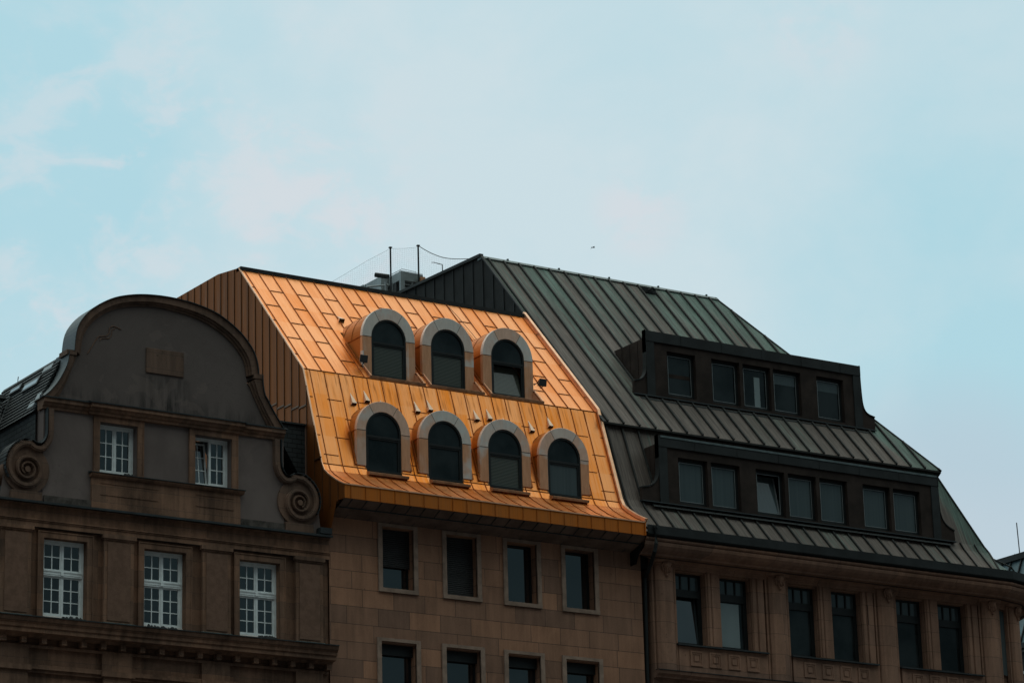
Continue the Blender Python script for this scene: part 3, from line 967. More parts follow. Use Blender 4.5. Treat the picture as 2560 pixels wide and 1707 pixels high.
# ================================================================== MIDDLE: ashlar house with the orange metal roof
gd = empty('orange_roofed_house', (45.0, 0, 0), 'brown ashlar house under a bright orange sheet-metal mansard roof with arched dormers', 'building')
X0, X1 = 40.06, 49.86
PF = [(-.88, 21.98), (-.45, 22.19), (-.02, 22.45), (.20, 22.62), (.32, 22.83), (1.31, 25.75), (5.06, 29.75)]
WU = [(41.58, 42.83), (43.62, 44.87), (45.60, 46.85), (47.54, 48.79)]
WD = [(41.51, 42.87), (43.55, 44.92), (45.55, 46.88), (47.47, 48.84)]

mb = MB()
holes = [(a + .13, c - .13, 19.49, 21.165) for a, c in WU] + [(a + .13, c - .13, 15.9, 17.99) for a, c in WD]
wall_sheet(mb, 40.064, 50.29, 0.0, 21.30, 0.0, holes, 0.34)
mb.face([(50.29, 0, 0), (50.29, 14, 0), (50.29, 14, 21.9), (50.29, 0, 21.3)])
mb.face([(40.064, 16, 0), (50.29, 16, 0), (50.29, 16, 29.8), (40.064, 16, 29.8)])
mb.build('wall', 'ashlar', gd)

# coved soffit of stone slabs and the metal box on top of it
mb = MB()
mb.loft([[(40.064, .0, 21.28), (50.26, .0, 21.28)], [(40.064, -.30, 21.36), (50.14, -.30, 21.36)], [(40.064, -.62, 21.48), (50.0, -.62, 21.48)], [(40.064, -.86, 21.598), (49.88, -.86, 21.598)]])
mb.face([(50.26, .0, 21.28), (50.14, -.30, 21.36), (50.14, -.30, 21.62), (50.26, .0, 21.62)])
mb.face([(50.14, -.30, 21.36), (50.0, -.62, 21.48), (50.0, -.62, 21.62), (50.14, -.30, 21.62)])
mb.face([(50.0, -.62, 21.48), (49.88, -.86, 21.598), (49.88, -.86, 21.62), (50.0, -.62, 21.62)])
k = 0
for x_ in [40.30 + .457 * i for i in range(21)]:
    mb.prism([(x_, -.52, 21.425), (x_ + .018, -.52, 21.425), (x_ + .018, -.52, 21.45), (x_, -.52, 21.45)], [(x_, -.87, 21.575), (x_ + .018, -.87, 21.575), (x_ + .018, -.87, 21.61), (x_, -.87, 21.61)], 1)
for i in range(14):
    x_ = 40.55 + i * .70
    mb.prism([(x_, .0, 21.27), (x_ + .014, .0, 21.27), (x_ + .014, .0, 21.29), (x_, .0, 21.29)], [(x_, -.52, 21.435), (x_ + .014, -.52, 21.435), (x_ + .014, -.52, 21.455), (x_, -.52, 21.455)], 1)
mb.box(40.064, 49.99, -.535, -.52, 21.415, 21.45, 1)
mb.build('soffit', ['soffit_stone', 'zinc_dark'], gd)

mb = MB()
mb.box(X0 + .001, X1, -.88, -.80, 21.60, 21.975)
for x_ in [40.255 + .457 * i for i in range(22)]:
    mb.box(x_ - .005, x_ + .005, -.895, -.88, 21.60, 21.985, 1)
mb.box(X0, X1, -.905, -.80, 21.965, 21.995, 2)
mb.box(X1 - .012, X1 + .02, -.905, .0, 21.60, 21.99)
mb.box(X1, X1 + .015, -.90, .25, 21.99, 22.04, 2)
fa = mb.build('fascia', ['golden_fascia', 'golden_seam', 'golden_trim'], gd)

# the roof sheet with its standing and cross seams
mb = MB()
UPX = [43.05, 45.02, 47.06]
LOX = [42.01, 44.005, 45.985, 47.985]
HOLES = [(x - .56, x + .56, 22.62, 24.30) for x in LOX] + [(x - .835, x + .835, 25.75, 27.55) for x in UPX]


def in_hole(x, z):
    return any(a < x < c and e < z < f for a, c, e, f in HOLES)


def prof_y(z):
    for (ya, za), (yb, zb) in zip(PF[:-1], PF[1:]):
        if za <= z <= zb:
            return ya + (yb - ya) * (z - za) / (zb - za)


XS = sorted(set([X0, X1] + [h[0] for h in HOLES] + [h[1] for h in HOLES]))
ZS = sorted(set([z for y, z in PF] + [24.30, 27.55]))
for za, zb in zip(ZS[:-1], ZS[1:]):
    for xa, xb in zip(XS[:-1], XS[1:]):
        if not in_hole((xa + xb) / 2, (za + zb) / 2):
            mb.face([(xa, prof_y(za), za), (xb, prof_y(za), za), (xb, prof_y(zb), zb), (xa, prof_y(zb), zb)])


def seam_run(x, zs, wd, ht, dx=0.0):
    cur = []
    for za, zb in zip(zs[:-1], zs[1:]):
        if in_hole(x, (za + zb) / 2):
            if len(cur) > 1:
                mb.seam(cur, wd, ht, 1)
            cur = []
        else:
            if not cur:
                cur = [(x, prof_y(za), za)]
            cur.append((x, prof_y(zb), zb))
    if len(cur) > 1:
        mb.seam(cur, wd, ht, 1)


Y = lambda z, a=PF[5], c=PF[6]: a[0] + (z - a[1]) / (c[1] - a[1]) * (c[0] - a[0])
YL = lambda z: PF[4][0] + (z - PF[4][1]) / (PF[5][1] - PF[4][1]) * (PF[5][0] - PF[4][0])
for i in range(22):
    x_ = 40.18 + .457 * i
    if x_ > X1 - .05:
        continue
    seam_run(x_ + .07, [z for z in ZS if z <= 25.76], .009, .022)
    seam_run(x_, [z for z in ZS if z >= 25.74], .010, .026)
for i in range(-1, 22):
    xa, xb = max(X0, 40.18 + .457 * i), min(X1, 40.18 + .457 * (i + 1))
    ph = 28.94 if i % 2 else 28.29
    for k in range(4):
        z_ = ph - 1.31 * k + random.uniform(-.02, .02)
        if 25.95 < z_ < 29.6 and not in_hole((xa + xb) / 2, z_):
            y_ = Y(z_)
            mb.prism([(xa, y_, z_), (xb, y_, z_), (xb, y_ + .013, z_ + .014), (xa, y_ + .013, z_ + .014)], [(xa, y_ - .012, z_ + .012), (xb, y_ - .012, z_ + .012), (xb, y_, z_ + .026), (xa, y_, z_ + .026)], 1)
    ph = 24.88 if i % 2 else 24.29
    for k in range(2):
        z_ = ph - 1.18 * k + random.uniform(-.02, .02)
        if z_ < 22.95 or in_hole((xa + xb) / 2, z_):
            continue
        y_ = YL(z_)
        mb.prism([(xa, y_, z_), (xb, y_, z_), (xb, y_ + .004, z_ + .014), (xa, y_ + .004, z_ + .014)], [(xa, y_ - .014, z_ + .004), (xb, y_ - .014, z_ + .004), (xb, y_ - .01, z_ + .018), (xa, y_ - .01, z_ + .018)], 1)
for (y_, z_, xs_) in ((PF[4][0], PF[4][1], [X0] + [v for x in LOX for v in (x - .56, x + .56)] + [X1]), (PF[5][0], PF[5][1], [X0, X1])):
  for X0_, X1_ in zip(xs_[::2], xs_[1::2]):
    mb.prism([(X0_, y_ + .01, z_ - .018), (X1_, y_ + .01, z_ - .018), (X1_, y_ + .01, z_ + .012), (X0_, y_ + .01, z_ + .012)], [(X0_, y_ - .018, z_ - .014), (X1_, y_ - .018, z_ - .014), (X1_, y_ - .018, z_ + .008), (X0_, y_ - .018, z_ + .008)], 1)
# flat top behind the ridge
mb.face([(X0, 5.06, 29.752), (X1, 5.06, 29.752), (X1, 16, 29.95), (X0, 16, 29.95)], 2)
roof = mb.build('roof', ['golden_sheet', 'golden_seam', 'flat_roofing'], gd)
mb = MB()
mb.box(X0, X1 + .05, 4.95, 5.22, 29.655, 29.772)
mb.tube([(X0 + .1, 5.06, 29.80), (X1, 5.06, 29.80)], .008, 6)
mb.tube([(47.02, 5.05, 30.0), (47.02, 5.05, 29.75), (47.10, 4.4, 29.12), (47.22, 3.5, 28.14)], .008, 6)
mb.build('ridge_flashing', 'dark_metal', gd)
# pale verge trims
for x_, s in ((X0 - .012, 0), (X1 - .01, 1)):
    mb = MB()
    if s:
        for (ya, za), (yb, zb) in zip(PF[:-1], PF[1:]):
            mb.prism([(x_, ya - .05, za + .10), (x_ + .10, ya - .05, za + .10), (x_ + .10, ya + .10, za - .05), (x_, ya + .10, za - .05)],
                     [(x_, yb - .05, zb + .10), (x_ + .10, yb - .05, zb + .10), (x_ + .10, yb + .10, zb - .05), (x_, yb + .10, zb - .05)])
    else:
        for (ya, za), (yb, zb) in zip(PF[:-1], PF[1:]):
            mb.prism([(x_, ya - .012, za + .012), (x_ + .03, ya - .012, za + .012), (x_ + .03, ya + .02, za - .01), (x_, ya + .02, za - .01)],
                     [(x_, yb - .012, zb + .012), (x_ + .03, yb - .012, zb + .012), (x_ + .03, yb + .02, zb - .01), (x_, yb + .02, zb - .01)])
    mb.build('verge_trim', 'golden_trim', gd)

# left flank, vertical trays
mb = MB()


def flank_top(y):
    pts = PF + [(6.36, 29.93), (16.0, 30.0)]
    for (ya, za), (yb, zb) in zip(pts[:-1], pts[1:]):
        if ya <= y <= yb:
            return za + (zb - za) * (y - ya) / (yb - ya)
    return 30.0


ys_ = [y for y, z in PF] + [6.36, 16.0]
for ya, yb in zip(ys_[:-1], ys_[1:]):
    lo = [21.60 if y < -.5 else 20.6 for y in (ya, yb)]
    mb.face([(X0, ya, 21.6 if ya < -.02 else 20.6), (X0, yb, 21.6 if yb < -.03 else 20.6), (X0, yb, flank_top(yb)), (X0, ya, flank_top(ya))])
y_ = -.55
while y_ < 15.5:
    zt = flank_top(y_)
    mb.box(X0 - .022, X0, y_ - .006, y_ + .006, 21.5, zt - .01, 1)
    y_ += .42
for k, (y_, z_) in enumerate(((5.44, 25.90), (5.02, 25.55), (4.60, 24.98), (4.18, 24.85), (3.76, 24.60), (3.34, 24.40), (2.92, 24.28))):
    pass
for k in range(8):
    y_ = 1.13 + .42 * k
    z_ = 24.62 + .115 * k + (0.0 if k % 2 else .05)
    mb.prism([(X0 - .028, y_ + .02, z_ - .03), (X0 - .028, y_ + .40, z_ - .03), (X0, y_ + .40, z_ - .03), (X0, y_ + .02, z_ - .03)],
             [(X0 - .012, y_ + .02, z_ + .025), (X0 - .012, y_ + .40, z_ + .025), (X0, y_ + .40, z_ + .025), (X0, y_ + .02, z_ + .025)], 1)
mb.box(X0 - .03, X0, .35, .72, 22.98, 23.02, 1)
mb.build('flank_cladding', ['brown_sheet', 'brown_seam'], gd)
mb = MB()
mb.face([(X1, y, z) for y, z in PF] + [(X1, 16, 29.95), (X1, 16, 21.0), (X1, -.88, 21.6)])
mb.build('party_wall', 'dark_metal', gd)


# arched dormers
def make_dormer(kind, xc):
    up = kind == 'upper'
    hw, iw = (.865, .57) if up else (.85, .565)
    sp = .90 if up else 1.0             # springing above the jamb foot
    oh, ih = (.915, .575) if up else (.88, .585)
    zb = 26.21 if up else 22.915
    yf = 1.72 if up else .345
    wb = -.25 if up else -.125          # window foot below the jamb foot
    o = Vector((xc, yf, zb))
    r_y = (lambda z: Y(z + zb) - yf) if up else (lambda z: YL(z + zb) - yf)

    def L(x, y, z):
        return Vector((x, y, z)) + o
    NA = 28
    arc_o = [(hw * math.cos(math.pi * k / NA), sp + oh * math.sin(math.pi * k / NA)) for k in range(NA + 1)]
    arc_i = [(iw * math.cos(math.pi * k / NA), sp + ih * math.sin(math.pi * k / NA)) for k in range(NA + 1)]
    # hood: barrel and cheeks running back into the roof
    hd = MB()
    prof_ = [(hw - .012, 0.0), (hw - .012, sp * .5)] + [(x * .988, z - .006) for x, z in arc_o] + [(-hw + .012, sp * .5), (-hw + .012, 0.0)]
    depth = [r_y(z) + .06 for x, z in prof_]
    steps = 6
    hd.loft([[L(x, .01 + (max(.02, dd) - .01) * q / steps, z) for (x, z), dd in zip(prof_, depth)] for q in range(steps + 1)], 0)
    for frac, wid in (((.42, .018), (.78, .018)) if up else ((.97, .02),)):
        ring = []
        for (x, z), dd in zip(prof_[2:-2], depth[2:-2]):
            ring.append((x * 1.012, frac * r_y(sp + oh * .6), z + .008, dd))
        for a, c in zip(ring[:-1], ring[1:]):
            if a[1] < a[3] and c[1] < c[3]:
                hd.prism([L(a[0], a[1], a[2]), L(a[0], a[1] + wid, a[2]), L(a[0] * .97, a[1] + wid, a[2] - .02), L(a[0] * .97, a[1], a[2] - .02)],
                         [L(c[0], c[1], c[2]), L(c[0], c[1] + wid, c[2]), L(c[0] * .97, c[1] + wid, c[2] - .02), L(c[0] * .97, c[1], c[2] - .02)], 1)
    for s in (-1, 1):
        hd.prism([L(s * (hw - .012), .012, sp - .012), L(s * (hw + .006), .012, sp - .012), L(s * (hw + .006), .012, sp + .012), L(s * (hw - .012), .012, sp + .012)],
                 [L(s * (hw - .012), r_y(sp), sp - .012), L(s * (hw + .006), r_y(sp), sp - .012), L(s * (hw + .006), r_y(sp), sp + .012), L(s * (hw - .012), r_y(sp), sp + .012)], 1)
        # lapped flashing where the cheek meets the roof
        hd.seam([L(s * (hw + .03), r_y(0) - .02, 0), L(s * (hw + .03), r_y(sp * .5) - .02, sp * .5), L(s * (hw + .03), r_y(sp) - .02, sp)], .05, .03, 1)
    dm = hd.build('dormer', ['golden_cheek', 'golden_seam'], gd, loc=o)
    # here the children's vertices are given relative to the dormer
    # facing ring in five sheets with dark joints
    ring = MB()

    def sheet(po, pi, mi=0):
        a = [L(x, -.03, z) for x, z in po] + [L(x, -.03, z) for x, z in reversed(pi)]
        c = [L(x, .10, z) for x, z in po] + [L(x, .10, z) for x, z in reversed(pi)]
        n_ = len(po)
        for k in range(n_ - 1):
            q0 = [L(po[k][0], -.03, po[k][1]), L(po[k + 1][0], -.03, po[k + 1][1]), L(pi[k + 1][0], -.03, pi[k + 1][1]), L(pi[k][0], -.03, pi[k][1])]
            q1 = [p + Vector((0, .13, 0)) for p in q0]
            ring.prism(q0, q1, mi)
    cuts = [(0, 9), (9, 19), (19, NA)]
    for a, c in cuts:
        sheet(arc_o[a:c + 1], arc_i[a:c + 1], 2 + cuts.index((a, c)))
    for s in (-1, 1):
        sheet([(s * hw, 0.0), (s * hw, sp)], [(s * iw, 0.0), (s * iw, sp)])
        if up:
            sheet([(s * (hw - .015), wb), (s * (hw - .015), -.0)], [(s * iw, wb), (s * iw, 0.0)])
    for k in (9, 19):
        (xa, za), (xb, zb_) = arc_o[k], arc_i[k]
        ring.prism([L(xa - .008, -.034, za), L(xa + .008, -.034, za), L(xa + .008, -.02, za), L(xa - .008, -.02, za)], [L(xb - .008, -.034, zb_), L(xb + .008, -.034, zb_), L(xb + .008, -.02, zb_), L(xb - .008, -.02, zb_)], 1)
    for s in (-1, 1):
        ring.box(o.x + min(s * iw, s * hw), o.x + max(s * iw, s * hw), o.y - .036, o.y - .02, o.z + sp - .009, o.z + sp + .009, 1)
    ring.build('surround', ['bronze_surround', 'joint_dark', 'sheet_pink', 'sheet_pink', 'sheet_pink'], dm, bevel=.005)
    # window
    fr, pn = MB(), MB()
    fw = .05
    yy = -.012

    def arch(hw_, ht, n_=NA):
        return [(hw_ * math.cos(math.pi * k / n_), sp + ht * math.sin(math.pi * k / n_)) for k in range(n_ + 1)]
    ao, ai = arch(iw + .01, ih + .01), arch(iw - fw, ih - fw)
    for k in range(NA):
        q0 = [L(ao[k][0], yy, ao[k][1]), L(ao[k + 1][0], yy, ao[k + 1][1]), L(ai[k + 1][0], yy, ai[k + 1][1]), L(ai[k][0], yy, ai[k][1])]
        fr.prism(q0, [p + Vector((0, .07, 0)) for p in q0])
    tz = sp - (.15 if up else .14)
    for s in (-1, 1):
        fr.box(*(sorted((o.x + s * (iw + .01), o.x + s * (iw - fw)))), o.y + yy, o.y + yy + .07, o.z + wb, o.z + sp)
        fr.box(*(sorted((o.x + s * (iw - fw), o.x + s * (iw - fw - .045)))), o.y + yy + .015, o.y + yy + .07, o.z + wb + .05, o.z + tz - .03)
    fr.box(o.x - iw + fw, o.x + iw - fw, o.y + yy, o.y + yy + .07, o.z + tz - .03, o.z + tz + .035)
    fr.box(o.x - iw + fw, o.x + iw - fw, o.y + yy, o.y + yy + .07, o.z + wb, o.z + wb + .055)
    fr.box(o.x - iw + fw + .045, o.x + iw - fw - .045, o.y + yy + .015, o.y + yy + .07, o.z + tz - .075, o.z + tz - .03)
    fr.build('window_frame', 'dark_frame', dm)
    pn.face([L(x, yy + .045, z) for x, z in ai] + [L(-iw + fw, yy + .045, tz), L(iw - fw, yy + .045, tz)])
    pn.build('fanlight', 'glass_dark', dm)
    low = MB()
    low.face([L(-iw + fw + .04, yy + .05, wb + .05), L(iw - fw - .04, yy + .05, wb + .05), L(iw - fw - .04, yy + .05, tz - .03), L(-iw + fw + .04, yy + .05, tz - .03)])
    pane = low.build('pane', 'glass_slats' if up else 'glass_dark', dm)
    # sill
    sl = MB()
    if up:
        sl.prism([L(-hw + .0, -.42, -.46), L(hw + .10, -.42, -.46), L(hw + .10, .02, -.46), L(-hw + .0, .02, -.46)],
                 [L(-hw + .0, -.44, -.375), L(hw + .10, -.44, -.375), L(hw + .10, .02, wb - .005), L(-hw + .0, .02, wb - .005)])
        for s in (-1, 1):
            xq = s * (hw - .032)
            sl.face([L(xq, -.42, -.46), L(xq, .0, -.46), L(xq, .0, .04), L(xq, -.42, -.40)], 1)
            xx = (hw - .02) * s + (.05 if s > 0 else 0)
            sl.prism([L(xx, -.43, -.40), L(xx + .02, -.43, -.40), L(xx + .02, .0, .02), L(xx, .0, .02)], [L(xx, .05, -.40), L(xx + .02, .05, -.40), L(xx + .02, .05, .02), L(xx, .05, .02)])
            sl.seam([L(xx + .01, -.44, -.385), L(xx + .01, -.01, .035)], .03, .02, 1)
    else:
        sl.prism([L(-iw - .01, -.24, -.29), L(iw + .11, -.24, -.29), L(iw + .11, .04, -.29), L(-iw - .01, .04, -.29)],
                 [L(-iw - .01, -.25, -.215), L(iw + .11, -.25, -.215), L(iw + .11, .04, wb), L(-iw - .01, .04, wb)])
        for s in (-1, 1):
            sl.prism([L(s * iw, -.02, -.27), L(s * (iw + .03), -.02, -.27), L(s * (iw + .03), .10, -.27), L(s * iw, .10, -.27)], [L(s * iw, -.02, .0), L(s * (iw + .03), -.02, .0), L(s * (iw + .03), .10, .0), L(s * iw, .10, .0)])
    sl.build('sill', ['sill_copper', 'golden_trim'], dm, bevel=.004)
    return dm, pane


def rename(o, base):
    pass


TINT = {'upper': [('grey', 'mauve', 'grey'), ('mauve', 'grey', 'mauve'), ('mauve', 'pink', 'grey')],
        'lower': [('pink', 'pink', 'pink'), ('pink', 'grey', 'grey'), ('mauve', 'mauve', 'pink'), ('pink', 'mauve', 'pink')]}      # left, key and right sheet of each arch
for kind, xs in (('upper', UPX), ('lower', LOX)):
    first = None
    for i, xc in enumerate(xs):
        if first is None:
            first, p0 = make_dormer(kind, xc)
            d_ = first
        else:
            d_ = copy_tree(first, gd)
            d_.location.x = xc - WORLD[gd.name].x
        for ch in d_.children:
            if ch.name.startswith('surround'):
                ch.data = ch.data.copy()
                for q, nm_ in enumerate(TINT[kind][i]):
                    ch.data.materials[4 - q] = MATS['sheet_' + nm_]
        if kind == 'upper' and i == 2:
            for ch in d_.children:
                if ch.name.startswith('pane'):
                    ch.data = ch.data.copy()
                    zs_ = [v.co.z for v in ch.data.vertices]
                    for v in ch.data.vertices:
                        if v.co.z > (min(zs_) + max(zs_)) / 2:
                            v.co.y += .20
                            v.co.z -= .03
                    ch['label'] = 'pane tilted inward at the top'
        if kind == 'lower':
            for ch in d_.children:
                if ch.name.startswith('pane'):
                    if i in (2, 3):
                        ch.data = ch.data.copy()
                        ch.data.materials[0] = MATS['glass_curtain' if i == 3 else 'glass_slats']

# small wedge vents above the dormers
for (x_, z_) in ((41.46, 24.79), (41.92, 24.93), (42.40, 24.70), (43.53, 24.82), (43.97, 24.93), (44.46, 24.70), (45.50, 24.84), (45.95, 24.92), (46.46, 24.70), (47.34, 24.73), (48.04, 24.98)):
    y_ = YL(z_)
    yt = YL(z_ + .42)
    mb = MB()
    a, c, t = (x_ - .085, y_ + .01, z_), (x_ + .085, y_ + .01, z_), (x_ - .03, yt + .01, z_ + .42)
    e, f_ = (x_ - .08, y_ - .085, z_ + .05), (x_ + .06, y_ - .085, z_ + .05)
    mb.face([a, e, t]); mb.face([c, t, f_]); mb.face([e, f_, t])
    mb.face([a, c, f_, e], 1)
    mb.build('roof_vent', ['pale_sheet', 'black_iron'], roof)
mb = MB()
x_, z_ = 42.52, 28.02
y_, yt = Y(z_), Y(z_ + .26)
a, c, t = (x_ - .09, y_, z_), (x_ + .09, y_, z_), (x_ - .01, yt, z_ + .26)
e, f_ = (x_ - .085, y_ - .06, z_ + .09), (x_ + .085, y_ - .06, z_ + .09)
mb.face([a, e, t]); mb.face([c, t, f_]); mb.face([e, f_, t]); mb.face([a, c, f_, e], 1)
mb.build('roof_vent', ['pale_sheet', 'black_iron'], roof)

# ashlar-storey windows
def stone_window(x0, x1, z0, z1, parent, foot=True):
    """flat stone surround standing a little proud, deep reveal, dark frame, single pane"""
    mb = MB()
    t = .13
    mb.box(x0, x0 + t, -.045, .05, z0 + t * .85, z1 - .09)
    mb.box(x1 - t, x1, -.045, .05, z0 + t * .85, z1 - .09)
    mb.box(x0, x1, -.045, .05, z1 - .09, z1)
    if foot:
        mb.box(x0, x1, -.06, .05, z0, z0 + t * .85)
    sur = mb.build('window', 'window_stone', parent)
    fr, pn = MB(), MB()
    a, c, e, f_ = x0 + t, x1 - t, z0 + t * .85, z1 - .10
    y = .27
    fr.box(a, a + .05, y, y + .06, e, f_)
    fr.box(c - .05, c, y, y + .06, e, f_)
    fr.box(a + .05, c - .05, y, y + .06, f_ - .05, f_)
    fr.box(a + .05, c - .05, y, y + .06, e, e + .05)
    fr.build('frame', 'dark_frame', sur)
    pn.face([(a + .05, y + .03, e + .05), (c - .05, y + .03, e + .05), (c - .05, y + .03, f_ - .05), (a + .05, y + .03, f_ - .05)])
    pn.build('pane', 'glass', sur)
    rv = MB()
    rv.box(a - .002, a + .0, .052, .26, e, f_)
    return sur


def shutter(x0, x1, zt, zb, win):
    mb = MB()
    n_ = int((zt - zb) / .052)
    for k in range(n_):
        z_ = zt - k * .052
        mb.prism([(x0, .20, z_), (x1, .20, z_), (x1, .24, z_), (x0, .24, z_)], [(x0, .185, z_ - .046), (x1, .185, z_ - .046), (x1, .24, z_ - .05), (x0, .24, z_ - .05)])
    mb.build('roller_shutter', 'shutter', win)


for i, (a, c) in enumerate(WU):
    win = stone_window(a, c, 19.375, 21.27, gd)
    if i == 0:
        shutter(a + .135, c - .135, 21.16, 20.08, win)
    if i == 1:
        shutter(a + .135, c - .135, 21.16, 19.50, win)
for i, (a, c) in enumerate(WD):
    win = stone_window(a, c, 15.80, 18.12, gd)
    mb = MB()
    mb.box(a + .135, c - .135, .17, .26, 17.70, 17.985)
    mb.build('shutter_box', 'dark_frame', win)

# floodlights clamped to the outer dormers
for x_, y_, z_, s, lab in ((42.10, 1.60, 26.32, -1, 'black floodlight at the foot of the leftmost upper dormer'), (48.13, 1.66, 26.42, 1, 'black floodlight on the right side of the rightmost upper dormer')):
    f_ = empty('floodlight', (x_, y_, z_), lab, 'floodlight', 'floodlights beside the upper dormers')
    mb = MB()
    q0 = [(x_ - .13, y_ - .16, z_ - .06), (x_ + .13, y_ - .16, z_ - .06), (x_ + .13, y_ - .20, z_ + .16), (x_ - .13, y_ - .20, z_ + .16)]
    q1 = [(x_ - .09, y_ + .00, z_ - .02), (x_ + .09, y_ + .00, z_ - .02), (x_ + .09, y_ - .03, z_ + .13), (x_ - .09, y_ - .03, z_ + .13)]
    if s < 0:
        q0 = [(x - .02, y + .02, z - .03) for x, y, z in q0]
    mb.prism(q0, q1)
    mb.build('lamp_head', 'black_iron', f_, bevel=.01)
    mb = MB()
    mb.tube([(x_ - s * .14, y_ + .10, z_ + .02), (x_ - s * .14, y_ - .06, z_ + .05), (x_, y_ - .05, z_ - .10), (x_ + .13, y_ - .08, z_ + .04)], .014, 6)
    mb.tube([(x_ - s * .20, y_ + .12, z_ + .05), (x_ - s * .05, y_ - .02, z_ + .06)], .012, 6)
    mb.build('bracket', 'black_iron', f_)

# ================================================================== RIGHT: corner house with the green-brown copper roof
gr_ = empty('green_roofed_house', (57.0, 0, 0), 'sandstone corner house with columns under a tall weathered green copper roof', 'building')
BAY = 4.12


def path(p):
    """plan of the street front and the corner, pushed out by p"""
    return [(49.95 if p > .3 else 50.62, -p), (63.5 + .2 * p, -p), (64.6 + .45 * p, .30 - .9 * p), (65.6 + .8 * p, 1.1 - .55 * p), (66.1 + p, 2.4 - .2 * p), (66.2 + p, 16.0)]


def run(mb, prof, m=0, closed=False):
    """sweep a (protrusion, z) profile along the front and round the corner"""
    rows = []
    for p, z in prof + ([prof[0]] if closed else []):
        rows.append([(x, y, z) for x, y in path(p)])
    mb.loft(rows, m)
    for q in (0, -1):
        mb.face([r[q] for r in rows], m)


WIN = []
for k in range(3):
    WIN += [(51.44 + BAY * k, 52.53 + BAY * k), (53.08 + BAY * k, 54.17 + BAY * k)]
mb = MB()
wall_sheet(mb, 50.62, 63.5, 0.0, 20.95, 0.06, [(a, c, 18.80, 20.90) for a, c in WIN], .22)
P = path(-.06)
for a, c in zip(P[1:-1], P[2:]):
    mb.face([(a[0], a[1], 0), (c[0], c[1], 0), (c[0], c[1], 20.95), (a[0], a[1], 20.95)])
mb.face([(50.62, .06, 0), (50.62, 16, 0), (50.62, 16, 21.9), (50.62, .06, 21.9)])
mb.face([(50.62, 16, 0), (66.14, 16, 0), (66.14, 16, 22), (64.6, 16, 23.2), (63.2, 16, 25.6), (59.3, 16, 32.4), (49.95, 16, 32.6), (49.95, 16, 20.5), (50.62, 16, 20.5)])
mb.build('wall', 'pale_stone', gr_)
mb = MB()
mb.box(50.292, 50.618, .5, .6, 0, 21.6)
mb.box(50.30, 50.66, .11, .45, 20.90, 21.62)
mb.box(49.87, 50.70, .30, .45, 20.9, 22.0)
mb.build('recess_wall', 'dark_metal', gr_)

# mouldings
mb = MB()
run(mb, [(-.06, 20.95), (.05, 20.95), (.05, 21.03), (.08, 21.04), (.08, 21.10), (.12, 21.13), (.42, 21.16), (.50, 21.17), (.52, 21.22), (.55, 21.235), (.60, 21.26), (.68, 21.32), (.745, 21.40), (.765, 21.47), (.765, 21.495), (.73, 21.50), (.73, 21.515), (.79, 21.525), (.815, 21.56), (.815, 21.585), (.80, 21.61), (.76, 21.63), (.3, 21.64)])
mb.build('cornice', 'pale_stone', gr_)
mb = MB()
run(mb, [(.55, 21.642), (.86, 21.642), (.895, 21.68), (.90, 21.935), (.87, 21.935), (.865, 21.70), (.55, 21.70)])
gt = mb.build('gutter', 'dark_metal', gr_)
mb = MB()
mb.tube([(50.19, -.935, 21.84), (50.19, -.935, 21.38), (50.16, -.90, 21.18), (50.30, -.50, 20.92), (50.46, .05, 20.62), (50.46, .12, 18.0), (50.46, .12, 0.2)], .058, 10)
mb.tube([(50.19, -.935, 21.84), (50.19, -.935, 21.90)], .075, 10)
mb.build('downpipe', 'dark_metal', gr_)

# roof
RD = [49.93]
lip = [(49.93, 1.14, 25.46), (62.85, 1.14, 25.46), (63.25, 1.8, 25.46), (63.35, 3.0, 25.46), (63.35, 16, 25.46)]
top = [(49.93, 7.43, 32.36), (59.07, 7.43, 32.36), (59.18, 7.9, 32.36), (59.25, 8.6, 32.36), (59.25, 16, 32.36)]
lip2 = [(x, y, z - .055) for x, y, z in lip]
under = [(49.93, 1.30, 25.40), (62.72, 1.30, 25.40), (63.08, 1.95, 25.40), (63.15, 3.0, 25.40), (63.15, 16, 25.40)]
knee = [(49.93, .40, 22.98), (63.72, .40, 22.98), (64.35, 1.05, 22.98), (64.6, 2.2, 22.98), (64.6, 16, 22.98)]
knee2 = [(49.93, .26, 22.74), (63.80, .26, 22.74), (64.5, .9, 22.74), (64.8, 2.1, 22.74), (64.8, 16, 22.74)]
foot = [(49.93, -.36, 22.06), (63.62, -.36, 22.06), (65.0, .25, 22.06), (66.0, 1.6, 22.06), (66.0, 16, 22.06)]
foot2 = [(49.93, -.80, 21.75), (63.50, -.80, 21.75), (65.3, -.1, 21.75), (66.5, 1.5, 21.75), (66.5, 16, 21.75)]
mb = MB()
mb.loft([foot2, foot, knee2, knee])
mb.loft([knee[1:], under[1:]])
mb.loft([under, lip2, lip], 1)
mb.loft([lip[1:], top[1:]])
RIGHTX = lambda z: 62.85 + (59.07 - 62.85) * (z - 25.46) / 6.90
YU = lambda z: 1.14 + 6.29 * (z - 25.46) / 6.90
YS = lambda z: .40 + .90 * (z - 22.98) / 2.42


def q_up(xa, xb, za, zb):
    mb.face([(xa, YU(za), za), (xb(za) if callable(xb) else xb, YU(za), za), (xb(zb) if callable(xb) else xb, YU(zb), zb), (xa, YU(zb), zb)])


